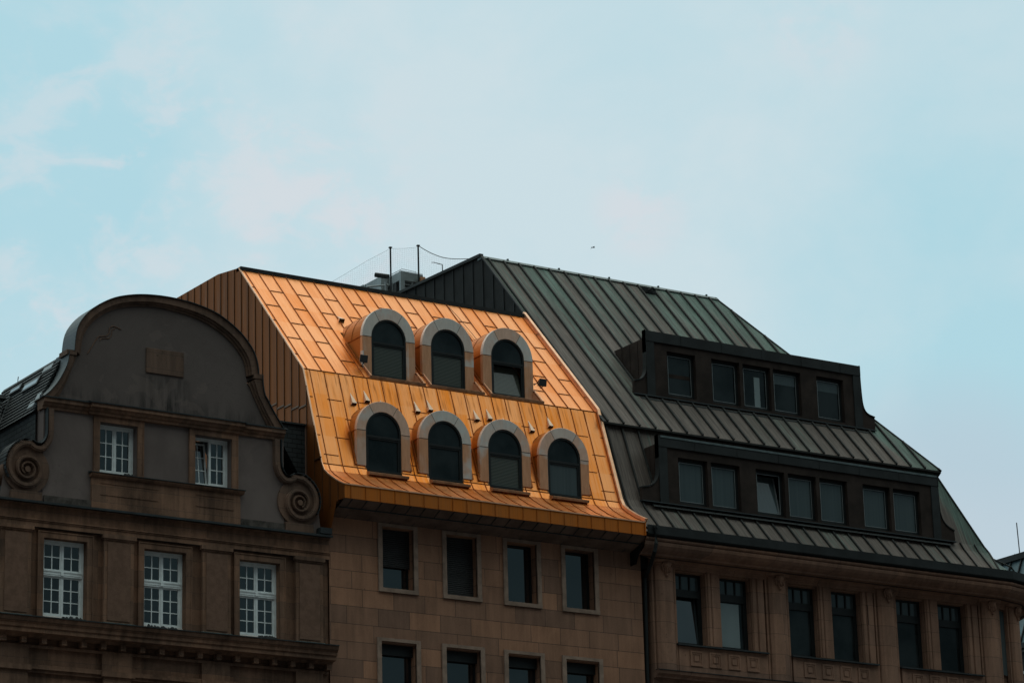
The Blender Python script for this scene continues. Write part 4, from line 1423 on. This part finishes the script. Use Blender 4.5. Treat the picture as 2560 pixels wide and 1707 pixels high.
q_up(49.93, RIGHTX, 25.46, 26.93)
q_up(49.93, 52.62, 26.93, 28.60)
q_up(60.72, RIGHTX, 26.93, 28.60)
q_up(49.93, RIGHTX, 28.60, 32.36)
mb.face([(49.93, .40, 22.98), (51.40, .40, 22.98), (51.40, 1.30, 25.40), (49.93, 1.30, 25.40)])
mb.face([(61.80, .40, 22.98), (63.72, .40, 22.98), (62.72, 1.30, 25.40), (61.80, 1.30, 25.40)])
mb.face([(51.40, YS(24.80), 24.80), (61.80, YS(24.80), 24.80), (61.80, 1.30, 25.40), (51.40, 1.30, 25.40)])
mb.face([top[0], top[1], top[2], top[3], top[4], (49.93, 16, 32.66)], 2)


def hipx(y):
    return 62.85 + (59.07 - 62.85) * (y - 1.14) / (7.43 - 1.14)


for i in range(23):
    x_ = 50.12 + .575 * i
    if x_ > 62.8:
        break
    t1 = 1.0
    if x_ > 59.07:
        t1 = (62.85 - x_) / (62.85 - 59.07)
    t1 -= .012
    e = (x_, 1.14 + 6.29 * t1, 25.46 + 6.90 * t1)
    if 52.5 < x_ < 60.85:
        mb.seam([(x_, 1.14, 25.46), (x_, YU(26.80), 26.80)], .055, .06, 1)
        mb.seam([(x_, YU(28.6), 28.6), e], .055, .06, 1)
    else:
        mb.seam([(x_, 1.14, 25.46), ((x_ + e[0]) / 2, (1.14 + e[1]) / 2, (25.46 + e[2]) / 2), e], .055, .06, 1)
for i in range(25):
    x_ = 50.12 + .575 * i
    if x_ > 63.6:
        break
    xk = x_
    if x_ < 62.6:
        mb.seam([(x_, -.80, 21.75), (x_, -.36, 22.06), (x_, .26, 22.74), (x_, .33, 22.86)] + ([] if 50.7 < x_ < 62.4 else [(x_, .40, 22.98), (x_, 1.27, 25.37)]), .048, .055, 1)
        if 50.7 < x_ < 51.3:
            mb.seam([(x_, YS(23.5), 23.5), (x_, 1.27, 25.37)], .048, .055, 1)
    else:
        mb.seam([(x_ - .1, -.80, 21.75), (x_ - .05, -.36, 22.06), (x_, .26, 22.74), (x_ - .02, .40, 22.98)], .030, .05, 1)
# hip rolls
mb.tube([lip[1], top[1]], .04, 6, 1)
mb.tube([under[1], knee[1], knee2[1], foot[1]], .04, 6, 1)
mb.seam([(64.5, .9, 22.74), (64.6, .2, 22.35), (64.9, .2, 22.06)], .03, .05, 1)
rf2 = mb.build('roof', ['patina_roof', 'patina_seam_shade', 'flat_roofing'], gr_)
mb = MB()
mb.prism([(49.9, 7.30, 32.28), (49.9, 7.42, 32.385), (49.9, 7.60, 32.385), (49.9, 7.60, 32.25)], [(59.15, 7.30, 32.28), (59.15, 7.42, 32.385), (59.15, 7.60, 32.385), (59.15, 7.60, 32.25)])
for k in range(5):
    x_ = 50.9 + 1.95 * k
    mb.box(x_, x_ + .05, 7.40, 7.46, 32.38, 32.43)
mb.build('ridge_capping', 'teal_trim', gr_)
mb = MB()
mb.box(55.90, 56.40, 7.05, 7.20, 31.98, 32.16)
mb.tube([(56.05, 7.0, 32.05), (56.2, 6.95, 32.14), (56.3, 6.98, 32.1)], .04, 6)
mb.build('roof_hatch', 'dark_metal', gr_)

# left gable of the roof
mb = MB()
mb.face([(49.93, 1.14, 25.46), (49.93, 7.43, 32.36), (49.93, 13, 32.66), (49.93, 16, 32.66), (49.93, 16, 20.0), (49.93, -.30, 20.9), (49.93, -.80, 21.75), (49.93, -.36, 22.06), (49.93, .26, 22.74), (49.93, .40, 22.98), (49.93, 1.30, 25.40)])
y_ = 5.6
while y_ < 15.5:
    zt = 25.46 + (y_ - 1.14) * 1.097 if y_ < 7.43 else 32.36 + (y_ - 7.43) * .045
    mb.box(49.90, 49.93, y_ - .012, y_ + .012, 26.5, zt - .03, 1)
    y_ += .58
mb.build('gable_cladding', ['gable_black', 'dark_metal'], gr_)
mb = MB()
mb.seam([(49.90, 1.0, 25.38), (49.90, 7.40, 32.36)], .09, .04)
mb.prism([(49.84, 7.38, 32.33), (49.98, 7.38, 32.33), (49.98, 7.38, 32.43), (49.84, 7.38, 32.43)], [(49.84, 16, 32.62), (49.98, 16, 32.62), (49.98, 16, 32.70), (49.84, 16, 32.70)])
mb.build('gable_capping', 'dark_metal', gr_)


def dormer_band(outline, xa, xb, y, yb, ztop, wins, zo0, zo1, lites, name_label, roof_z):
    """long dormer: flared front board, cheeks, metal border, windows sunk in the front"""
    x0, x1, z0, z1 = xa, xb, outline[-1][1], ztop
    mb = MB()
    # front board with rectangular window holes: built as vertical strips
    zmin = min(p[1] for p in outline)
    body_l, body_r = xa, xb
    wall_sheet(mb, body_l, body_r, zmin, ztop, y, [(a, a + wins[1], zo0, zo1) for a in wins[0]], .17)
    left = [p for p in outline if p[0] <= xa + .001]
    right = [p for p in outline if p[0] >= xb - .001]
    for side, xe in ((left, xa), (right, xb)):
        ring = [p for p in side if p[1] < ztop - .01]
        ring = [p for p in ring] + [(xe, zmin)]
        if side is left:
            ring = ring
        else:
            ring = [(xe, zmin)] + [p for p in side if p[1] < ztop - .01]
        mb.extrude_y(ring, y, y + .10)
    # cheeks and top
    cy = yb
    for x_ in (xa + .003, xb - .003):
        mb.face([(x_, y, zmin), (x_, y, ztop - .22), (x_, cy, ztop - .22), (x_, y + .25, zmin - .05)])
    mb.face([(xa + .003, y, ztop - .22), (xb - .003, y, ztop - .22), (xb - .003, cy, ztop - .22), (xa + .003, cy, ztop - .22)])
    for q in range(1, 4):
        yy = y + (cy - y) * q / 4.0
        mb.box(xa - .012, xa + .003, yy - .012, yy + .012, zmin + (ztop - zmin) * .1 + (ztop - zmin) * .75 * q / 4.0, ztop - .23)
    dm = mb.build('dormer', 'brown_metal', gr_, label=name_label)
    tr = MB()
    # top fascia and corner boards, standing proud of the front
    tr.box(xa, xb, y - .05, y + .14, ztop - .32, ztop)
    tr.box(xa, xa + .30, y - .035, y - .002, zmin + .02, ztop - .32)
    tr.box(xb - .30, xb, y - .035, y - .002, zmin + .02, ztop - .32)
    k = xa + 1.3
    while k < xb:
        tr.box(k, k + .018, y - .058, y - .05, ztop - .31, ztop - .01)
        k += 1.55
    # curved edge trims at the two feet
    for side in (left, right):
        sp_ = smooth_line([p for p in side if p[1] > zmin + .05], 2)
        for p, q in zip(sp_[:-1], sp_[1:]):
            tr.prism([(p[0], y - .03, p[1]), (p[0], y + .16, p[1]), (p[0], y + .16, p[1] + .035), (p[0], y - .03, p[1] + .035)], [(q[0], y - .03, q[1]), (q[0], y + .16, q[1]), (q[0], y + .16, q[1] + .035), (q[0], y - .03, q[1] + .035)])
    tr.build('fascia', 'dark_metal', dm)
    sl = MB()
    sl.prism([(outline[0][0] if False else min(p[0] for p in outline), y - .06, zmin + .0), (max(p[0] for p in outline), y - .06, zmin + .0), (max(p[0] for p in outline), y + .10, zmin), (min(p[0] for p in outline), y + .10, zmin)],
             [(min(p[0] for p in outline), y - .06, zmin + .03), (max(p[0] for p in outline), y - .06, zmin + .03), (max(p[0] for p in outline), y + .10, zmin + .06), (min(p[0] for p in outline), y + .10, zmin + .06)])
    sl.build('sill_flashing', 'zinc_cap', dm)
    ap = MB()
    ap.prism([(xa - .3, y + .1, zmin - .02), (xb + .3, y + .1, zmin - .02), (xb + .3, y + .1, zmin), (xa - .3, y + .1, zmin)], [(xa - .3, y - .12, zmin - .14), (xb + .3, y - .12, zmin - .14), (xb + .3, y - .10, zmin - .10), (xa - .3, y - .10, zmin - .10)])
    ap.build('apron_flashing', 'dark_metal', dm)
    for i, a in enumerate(wins[0]):
        c = a + wins[1]
        fr = MB()
        yy = y + .13
        fw = .105
        fr.box(a, a + fw, yy, yy + .05, zo0, zo1)
        fr.box(c - fw, c, yy, yy + .05, zo0, zo1)
        fr.box(a + fw, c - fw, yy, yy + .05, zo1 - fw, zo1)
        fr.box(a + fw, c - fw, yy, yy + .05, zo0, zo0 + fw)
        b_ = .014
        fr.box(a + fw, a + fw + b_, yy - .006, yy, zo0 + fw, zo1 - fw, 2)
        fr.box(c - fw - b_, c - fw, yy - .006, yy, zo0 + fw, zo1 - fw, 2)
        fr.box(a + fw + b_, c - fw - b_, yy - .006, yy, zo0 + fw, zo0 + fw + b_, 2)
        fr.box(a + fw + b_, c - fw - b_, yy - .006, yy, zo1 - fw - b_, zo1 - fw, 2)
        if lites[i] == 'tilt':
            v0 = len(fr.v)
            fr.face([(a + fw, yy + .04, zo0 + fw), (c - fw, yy + .04, zo0 + fw), (c - fw, yy + .26, zo1 - fw), (a + fw, yy + .26, zo1 - fw)], 1)
            fr.prism([(c - fw - .05, yy + .03, zo0 + fw), (c - fw, yy + .03, zo0 + fw), (c - fw, yy + .06, zo0 + fw), (c - fw - .05, yy + .06, zo0 + fw)], [(c - fw - .05, yy + .25, zo1 - fw), (c - fw, yy + .25, zo1 - fw), (c - fw, yy + .28, zo1 - fw), (c - fw - .05, yy + .28, zo1 - fw)], 2)
        else:
            fr.face([(a + fw, yy + .03, zo0 + fw), (c - fw, yy + .03, zo0 + fw), (c - fw, yy + .03, zo1 - fw), (a + fw, yy + .03, zo1 - fw)], 1)
        if lites[i] == 'half':
            fr.box(a + fw + .01, c - fw - .01, yy + .024, yy + .028, zo1 - fw - .33, zo1 - fw - .01, 3)
        if lites[i] == 'column':
            fr.box(a + fw + .42, a + fw + .64, yy + .024, yy + .028, zo0 + fw + .01, zo1 - fw - .22, 4)
        if lites[i] == 'shelf':
            fr.box(a + fw + .01, c - fw - .01, yy + .024, yy + .028, zo0 + fw + .52, zo0 + fw + .64, 5)
        lab = {'tilt': 'window tilted open', 'column': 'window with a pale upright strip behind the glass', 'half': 'window with its blind partly lowered'}.get(lites[i])
        fr.build('window', ['dark_frame', 'glass_dark' if lites[i] in ('half', 'column', 'shelf', 'plain') else 'glass_curtain', 'galvanised', 'glass_curtain', 'glass_white_blind', 'brown_metal'], dm, label=lab)
    return dm


dormer_band([(52.51, 28.93), (52.51, 27.80), (52.47, 27.55), (52.33, 27.36), (52.05, 27.29), (52.03, 26.87), (61.35, 26.87), (61.34, 27.31), (61.06, 27.37), (60.92, 27.52), (60.86, 27.85), (60.83, 28.93)],
            52.51, 60.83, 2.40, 4.05, 28.93, ([53.30, 54.98, 56.18, 57.36, 59.07], 1.07), 26.99, 28.39, ['shelf', 'plain', 'column', 'half', 'half'], 'upper long dormer with five windows', None)
dormer_band([(51.29, 24.98), (51.29, 23.88), (51.22, 23.64), (51.02, 23.44), (50.66, 23.36), (50.64, 22.95), (62.50, 22.95), (62.48, 23.31), (62.16, 23.44), (61.99, 23.66), (61.93, 23.95), (61.92, 24.98)],
            51.29, 61.92, .30, 1.15, 24.98, ([52.0, 53.19, 54.85, 56.05, 57.25, 58.92, 60.11], 1.06), 23.03, 24.41, ['c', 'c', 'tilt', 'c', 'c', 'c', 'c'], 'lower long dormer with seven windows', None)
mb = MB()
mb.box(51.35, 61.86, .235, .32, 24.93, 24.99)
mb.build('dormer_trim', 'teal_trim', gr_)

# columns
def ellipsoid(mb, cx, cy, cz, rx, ry, rz, nu=12, nv=8, m=0):
    rows = []
    for i in range(nv + 1):
        t = math.pi * i / nv
        rows.append([(cx + rx * math.sin(t) * math.cos(2 * math.pi * k / nu), cy + ry * math.sin(t) * math.sin(2 * math.pi * k / nu), cz + rz * math.cos(t)) for k in range(nu + 1)])
    mb.loft(rows, m)


def make_column():
    """engaged column 0.84 wide about x = 0, wall at y = 0"""
    mb = MB()
    sec = [(-.42, .06), (-.42, -.06), (-.36, -.06), (-.355, -.03), (-.325, -.03), (-.32, -.10), (-.24, -.17), (-.12, -.205), (0, -.215), (.12, -.205), (.24, -.17), (.32, -.10), (.325, -.03), (.355, -.03), (.36, -.06), (.42, -.06), (.42, .06)]
    mb.prism([(x, y, 17.95) for x, y in sec], [(x, y, 21.06) for x, y in sec])
    col = mb.build('column', 'pale_stone', gr_, loc=(0, 0, 0))
    cp = MB()
    cp.prism([(x * 1.06, y * 1.12 - .01, 21.02) for x, y in sec], [(x * 1.06, y * 1.12 - .01, 21.06) for x, y in sec])
    s2 = [(-.44, .05), (-.44, -.16), (-.30, -.27), (0, -.31), (.30, -.27), (.44, -.16), (.44, .05)]
    cp.prism([(x * .95, y * .85, 21.06) for x, y in s2], [(x * 1.04, y, 21.12) for x, y in s2])
    cp.prism([(x * 1.04, y, 21.12) for x, y in s2], [(x * 1.02, y, 21.24) for x, y in s2])
    cp.build('capital', 'pale_stone', col, bevel=.015)
    od = MB()
    ellipsoid(od, 0, -.25, 20.98, .125, .10, .14)
    ellipsoid(od, 0, -.23, 20.86, .085, .08, .16)
    ellipsoid(od, 0, -.24, 20.70, .048, .05, .05)
    for s in (-1, 1):
        pts = [(s * .05, -.27, 21.06), (s * .14, -.27, 21.04), (s * .165, -.25, 20.96), (s * .13, -.24, 20.90), (s * .12, -.23, 20.80)]
        od.tube(pts, .03, 6)
        od.tube([(s * .04, -.33, 21.02), (s * .045, -.32, 20.86), (s * .02, -.29, 20.76)], .018, 6)
    od.build('carved_pendant', 'pale_stone', col, smooth=True)
    return col


c0 = make_column()
first = True
for x_, y_, rz in ((51.03, 0, 0), (55.11, 0, 0), (59.21, 0, 0), (63.33, 0, 0), (64.55, .30, 24)):
    c_ = c0 if first else copy_tree(c0, gr_)
    first = False
    c_.location = Vector((x_, y_, 0)) - WORLD[gr_.name]
    c_.rotation_euler = (0, 0, R(rz))

# piers, side strips, windows, panels
for k in range(3):
    o = BAY * k
    mb = MB()
    mb.box(52.55 + o, 53.06 + o, -.03, .05, 18.80, 20.95)
    mb.box(52.60 + o, 52.70 + o, -.06, -.03, 18.80, 20.95)
    mb.box(52.73 + o, 53.04 + o, -.055, -.03, 18.80, 20.95)
    mb.build('pier', 'pale_stone', gr_, bevel=.012)
    mb = MB()
    mb.box(54.19 + o, 54.66 + o, -.03, .05, 18.72, 20.95)
    mb.box(54.21 + o, 54.34 + o, -.06, -.03, 18.72, 20.95)
    mb.box(54.39 + o, 54.62 + o, -.075, -.03, 18.72, 20.95)
    mb.build('pier', 'pale_stone', gr_, bevel=.015)
    for j, (a, c) in enumerate(((51.44 + o, 52.53 + o), (53.08 + o, 54.17 + o))):
        fr, pn = MB(), MB()
        y, f, z0, z1, t0, t1 = .20, .07, 18.83, 20.90, 20.22, 20.44
        fr.box(a, a + f, y, y + .07, z0, z1)
        fr.box(c - f, c, y, y + .07, z0, z1)
        fr.box(a + f, c - f, y, y + .07, z1 - .06, z1)
        fr.box(a + f, c - f, y, y + .07, z0, z0 + .06)
        fr.box(a + f, c - f, y - .02, y + .07, t0, t1)
        for q in (1, 2):
            xx = a + f + (c - a - 2 * f) * q / 3
            fr.box(xx - .02, xx + .02, y, y + .05, t1, z1 - .06)
        fr.box(a + f, a + f + .05, y + .01, y + .07, z0 + .06, t0)
        fr.box(c - f - .05, c - f, y + .01, y + .07, z0 + .06, t0)
        win = fr.build('window', 'dark_frame', gr_)
        pn.face([(a + f, y + .035, t1), (c - f, y + .035, t1), (c - f, y + .035, z1 - .06), (a + f, y + .035, z1 - .06)])
        g_ = 'glass_curtain' if k == 0 else 'glass'
        pn.build('transom_light', 'glass_curtain', win)
        pn = MB()
        if k == 0 and j == 0:
            pn.face([(a + f, y + .04, z0 + .06), (c - f, y + .04, z0 + .06), (c - f, y + .15, t0), (a + f, y + .15, t0)])
            pn.prism([(c - f - .11, y + .03, z0 + .06), (c - f - .05, y + .03, z0 + .06), (c - f - .05, y + .06, z0 + .06), (c - f - .11, y + .06, z0 + .06)], [(c - f - .11, y + .13, t0), (c - f - .05, y + .13, t0), (c - f - .05, y + .16, t0), (c - f - .11, y + .16, t0)], 1)
            pn.face([(a + f, y + .26, z0), (c - f, y + .26, z0), (c - f, y + .26, t0), (a + f, y + .26, t0)], 2)
            pn.build('casement', ['glass', 'zinc_cap', 'dark_frame'], win, label='casement tilted inward')
        else:
            pn.face([(a + f + .05, y + .04, z0 + .06), (c - f - .05, y + .04, z0 + .06), (c - f - .05, y + .04, t0), (a + f + .05, y + .04, t0)])
            pn.build('pane', 'glass_dark', win)
            if k == 0:
                bl_ = MB()
                bl_.box(a + f + .06, c - f - .20, y + .030, y + .034, z0 + .07, t0 - .03)
                bl_.build('blind', 'glass_white_blind', win)
    mb = MB()
    mb.extrude_x([(.05, 18.81), (-.16, 18.775), (-.16, 18.735), (.05, 18.735)], 51.40 + o, 54.66 + o)
    mb.build('sill_flashing', 'zinc_dark', gr_)
    mb = MB()
    mb.box(51.46 + o, 54.67 + o, -.055, .05, 17.95, 18.73)
    mb.box(51.46 + o, 51.60 + o, -.075, -.055, 17.95, 18.73)
    for q in range(4):
        xa = 51.86 + .675 * q + o
        za, w_ = 18.18, .44
        for (e, yy) in ((0.0, -.085), (.05, -.07)):
            mb.box(xa + e, xa + w_ - e, yy, -.055, za + w_ - e - .05, za + w_ - e)
            mb.box(xa + e, xa + w_ - e, yy, -.055, za + e, za + e + .05)
            mb.box(xa + e, xa + e + .05, yy, -.055, za + e + .05, za + w_ - e - .05)
            mb.box(xa + w_ - e - .05, xa + w_ - e, yy, -.055, za + e + .05, za + w_ - e - .05)
        mb.box(xa + .14, xa + w_ - .14, -.08, -.055, za + .14, za + w_ - .14)
    mb.build('parapet_panel', 'pale_stone', gr_)
# corner window between the last two columns
mb = MB()
mb.face([(63.80, .05, 18.9), (64.25, .22, 18.9), (64.25, .22, 20.9), (63.80, .05, 20.9)], 0)
mb.build('corner_window', 'glass_curtain', gr_)
mb = MB()
run(mb, [(-.06, 17.75), (.10, 17.75), (.12, 17.80), (.20, 17.86), (.22, 17.93), (.22, 17.95), (-.06, 17.96)])
run(mb, [(.05, 17.30), (.08, 17.32), (.08, 17.38), (.05, 17.40)])
mb.build('string_course', 'pale_stone', gr_)
mb = MB()
run(mb, [(.0, 17.985), (.245, 17.968), (.245, 17.953), (.0, 17.963)])
mb.build('string_flashing', 'zinc_dark', gr_)

# ================================================================== roof plant behind the orange roof, standing on the corner house's flat roof
pl = empty('rooftop_plant_room', (55.0, 20.5, 32.66), 'grey sheet-metal plant room on the flat roof behind the orange roof', 'plant room')
mb = MB()
mb.box(54.59, 55.52, 20.0, 21.15, 35.92, 36.24)
mb.box(54.59, 54.75, 20.0, 20.12, 32.66, 35.92)
mb.box(55.40, 55.52, 20.0, 20.12, 32.66, 35.92)
mb.box(54.60, 55.50, 20.35, 21.12, 32.66, 35.92, 1)
for k in range(6):
    mb.box(54.75, 55.40, 20.05, 20.09, 35.30 + k * .12, 35.32 + k * .12)
mb.box(55.06, 55.09, 20.02, 20.08, 34.6, 35.92)
mb.build('housing', ['grey_sheet', 'black_iron'], pl)
mb = MB()
mb.box(54.28, 54.56, 20.85, 22.05, 32.66, 36.26)
mb.box(54.26, 54.30, 20.84, 20.92, 32.66, 36.24)
mb.box(54.26, 54.30, 21.98, 22.06, 32.66, 36.24)
mb.box(54.24, 54.34, 22.10, 22.75, 32.66, 36.27)
mb.build('side_duct', 'grey_sheet', pl)
mb = MB()
mb.tube([(53.79, 20.45, 36.10), (54.12, 20.06, 35.97)], .085, 14)
mb.build('exhaust_pipe', 'dark_metal', pl)
mb = MB()
mb.tube([(54.05, 19.95, 35.62), (53.55, 20.6, 35.66)], .035, 6)
mb.tube([(53.95, 20.0, 32.66), (53.95, 20.0, 35.75)], .03, 6)
mb.tube([(54.2, 20.0, 32.66), (54.2, 20.0, 35.75)], .03, 6)
mb.build('rail', 'galvanised', pl)
mb = MB()
for k in range(12):
    x_ = 54.60 + k * .075
    mb.tube([(x_, 20.0 + .03 * (k % 2), 36.24), (x_ + .10, 20.0 + .3, 36.33)], .008, 5)
    mb.tube([(54.60, 20.05 + k * .09, 36.24), (54.66, 20.13 + k * .09, 36.33)], .008, 5)
mb.tube([(54.60, 20.0, 36.25), (55.5, 20.0, 36.27)], .010, 5)
mb.tube([(54.62, 20.0, 36.32), (55.3, 20.1, 36.34)], .010, 5)
mb.tube([(54.60, 20.0, 36.30), (54.60, 21.1, 36.31)], .010, 5)
mb.build('bird_wire', 'galvanised', pl)
mb = MB()
mb.box(55.32, 55.50, 19.80, 19.96, 35.92, 36.09)
mb.box(55.32, 55.50, 19.80, 19.96, 32.66, 35.92, 1)
mb.build('junction_box', ['orange_box', 'dark_metal'], pl)

net = empty('bird_net', (54.7, 20.0, 32.66), 'fine bird net hung from two thin posts behind the orange roof', 'net')
POST = [(54.11, 37.04), (55.28, 37.30)]
for x_, z_ in POST:
    mb = MB()
    mb.tube([(x_, 19.90, 32.66), (x_, 19.90, z_)], .032, 8)
    mb.box(x_ - .05, x_ + .05, 19.85, 19.95, z_ - .04, z_)
    mb.build('post', 'dark_metal', net)
mb = MB()
cable = [(55.30, 37.27), (55.60, 37.15), (55.90, 37.06), (56.23, 37.0), (56.52, 36.99), (56.93, 37.03), (57.43, 37.12), (57.99, 37.2)]
mb.tube([(x_, 19.9, z_) for x_, z_ in smooth_line(cable, 1)], .014, 5)
mb.build('cable', 'black_iron', net)
mb = MB()
line = [(51.6, 35.30), (52.24, 35.74), (53.17, 36.39), (54.11, 36.98), (54.7, 37.08), (55.28, 37.22)] + [(55.60, 37.15), (55.90, 37.06), (56.23, 37.0), (56.52, 36.99), (56.93, 37.03), (57.4, 37.1)]


def top_z(x_):
    for (xa, za), (xb, zb) in zip(line[:-1], line[1:]):
        if xa <= x_ <= xb:
            return za + (zb - za) * (x_ - xa) / (xb - xa)
    return line[-1][1]


x_ = 51.7
while x_ < 57.3:
    mb.tube([(x_, 19.9, 34.9), (x_, 19.9, top_z(x_))], .0016, 3)
    x_ += .075
z_ = 34.95
while z_ < 37.25:
    xs = [51.7 + .25 * k for k in range(23)]
    runp = [q for q in xs if top_z(q) > z_]
    if len(runp) > 1:
        seg_ = [runp[0]]
        for q in runp[1:]:
            if q - seg_[-1] > .3:
                if len(seg_) > 1:
                    mb.tube([(k, 19.9, z_) for k in seg_], .0016, 3)
                seg_ = [q]
            else:
                seg_.append(q)
        if len(seg_) > 1:
            mb.tube([(k, 19.9, z_) for k in seg_], .0016, 3)
    z_ += .075
mb.tube([(x, 19.9, z) for x, z in line[:6]], .004, 4)
mb.build('netting', 'net_cord', net)

an = empty('roof_aerial', (55.1, 18.0, 32.66), 'small bent aerial rising behind the dark gable edge', 'aerial')
mb = MB()
mb.tube([(55.10, 18, 32.66), (55.10, 18, 35.72), (55.10, 18, 35.98)], .018, 6)
mb.build('mast', 'black_iron', an)
mb = MB()
mb.tube([(55.10, 18, 35.98), (54.92, 18, 35.985), (54.78, 18, 36.01), (54.66, 18, 35.99)], .012, 6)
for k in range(4):
    mb.tube([(54.72 + k * .08, 17.95, 35.99), (54.72 + k * .08, 18.05, 36.01)], .008, 5)
mb.build('boom', 'black_iron', an)

# bird in the sky
bd = empty('bird', (77.07, 40.0, 46.66), 'small dark bird flying above the green roof ridge', 'bird')
mb = MB()
bx, by, bz = 77.07, 40.0, 46.66
BS = .5
ellipsoid(mb, bx, by, bz, .13, .05, .045)
ellipsoid(mb, bx + .12, by, bz + .0, .04, .03, .03)
mb.prism([(bx - .10, by - .02, bz), (bx - .10, by + .02, bz), (bx - .10, by + .02, bz + .02), (bx - .10, by - .02, bz + .02)], [(bx - .24, by - .04, bz - .01), (bx - .24, by + .04, bz - .01), (bx - .24, by + .04, bz + .0), (bx - .24, by - .04, bz + .0)])
for q in mb.v:
    q -= Vector((bx, by, bz)); q *= .5; q += Vector((bx, by, bz))
mb.build('body', 'bird_black', bd)
for s in (-1, 1):
    mb = MB()
    rows = [[(bx + .07, by + s * .03, bz + .02), (bx - .07, by + s * .03, bz + .02)], [(bx + .08, by + s * .13, bz + .055), (bx - .05, by + s * .13, bz + .05)], [(bx + .0, by + s * .28, bz + .01), (bx - .06, by + s * .28, bz + .005)], [(bx - .07, by + s * .36, bz - .03), (bx - .09, by + s * .36, bz - .03)]]
    for r0, r1 in zip(rows[:-1], rows[1:]):
        up = Vector((0, 0, .012))
        mb.prism([Vector(r0[0]), Vector(r0[1]), Vector(r0[1]) + up, Vector(r0[0]) + up], [Vector(r1[0]), Vector(r1[1]), Vector(r1[1]) + up, Vector(r1[0]) + up])
    for q in mb.v:
        q -= Vector((bx, by, bz)); q *= .5; q += Vector((bx, by, bz))
    mb.build('wing', 'bird_black', bd)

# house across the side street at the far right
bh = empty('side_street_house', (82.0, 12.0, 0), 'dark house across the side street with a blue-green seamed roof', 'building')
mb = MB()
mb.box(80.3, 95, -8, 60, 0, 24.05)
for k in range(5):
    z_ = 20.6 + k * .85
    mb.box(80.22, 80.3, -8, 60, z_, z_ + .10, 1)
mb.build('wall', ['dark_metal', 'galvanised'], bh)
mb = MB()
mb.prism([(80.0, -8, 24.25), (80.0, 60, 24.25), (80.5, 60, 24.0), (80.5, -8, 24.0)], [(81.6, -8, 28.05), (81.6, 60, 28.05), (83, 60, 28.05), (83, -8, 28.05)])
y_ = -7.5
while y_ < 59:
    mb.seam([(80.0, y_, 24.25), (81.6, y_, 28.05)], .05, .07, 1, side=Vector((0, 1, 0)))
    y_ += .62
mb.box(79.9, 80.1, -8, 60, 24.05, 24.25, 1)
mb.box(81.45, 83, -8, 60, 27.98, 28.22, 1)
mb.build('roof', ['far_roof', 'dark_metal'], bh)
mb = MB()
mb.tube([(81.8, 18.30, 28.1), (81.75, 18.30, 29.54)], .022, 5)
mb.tube([(81.8, 18.6, 28.1), (81.8, 18.6, 28.35)], .012, 5)
mb.build('lightning_rod', 'black_iron', bh)
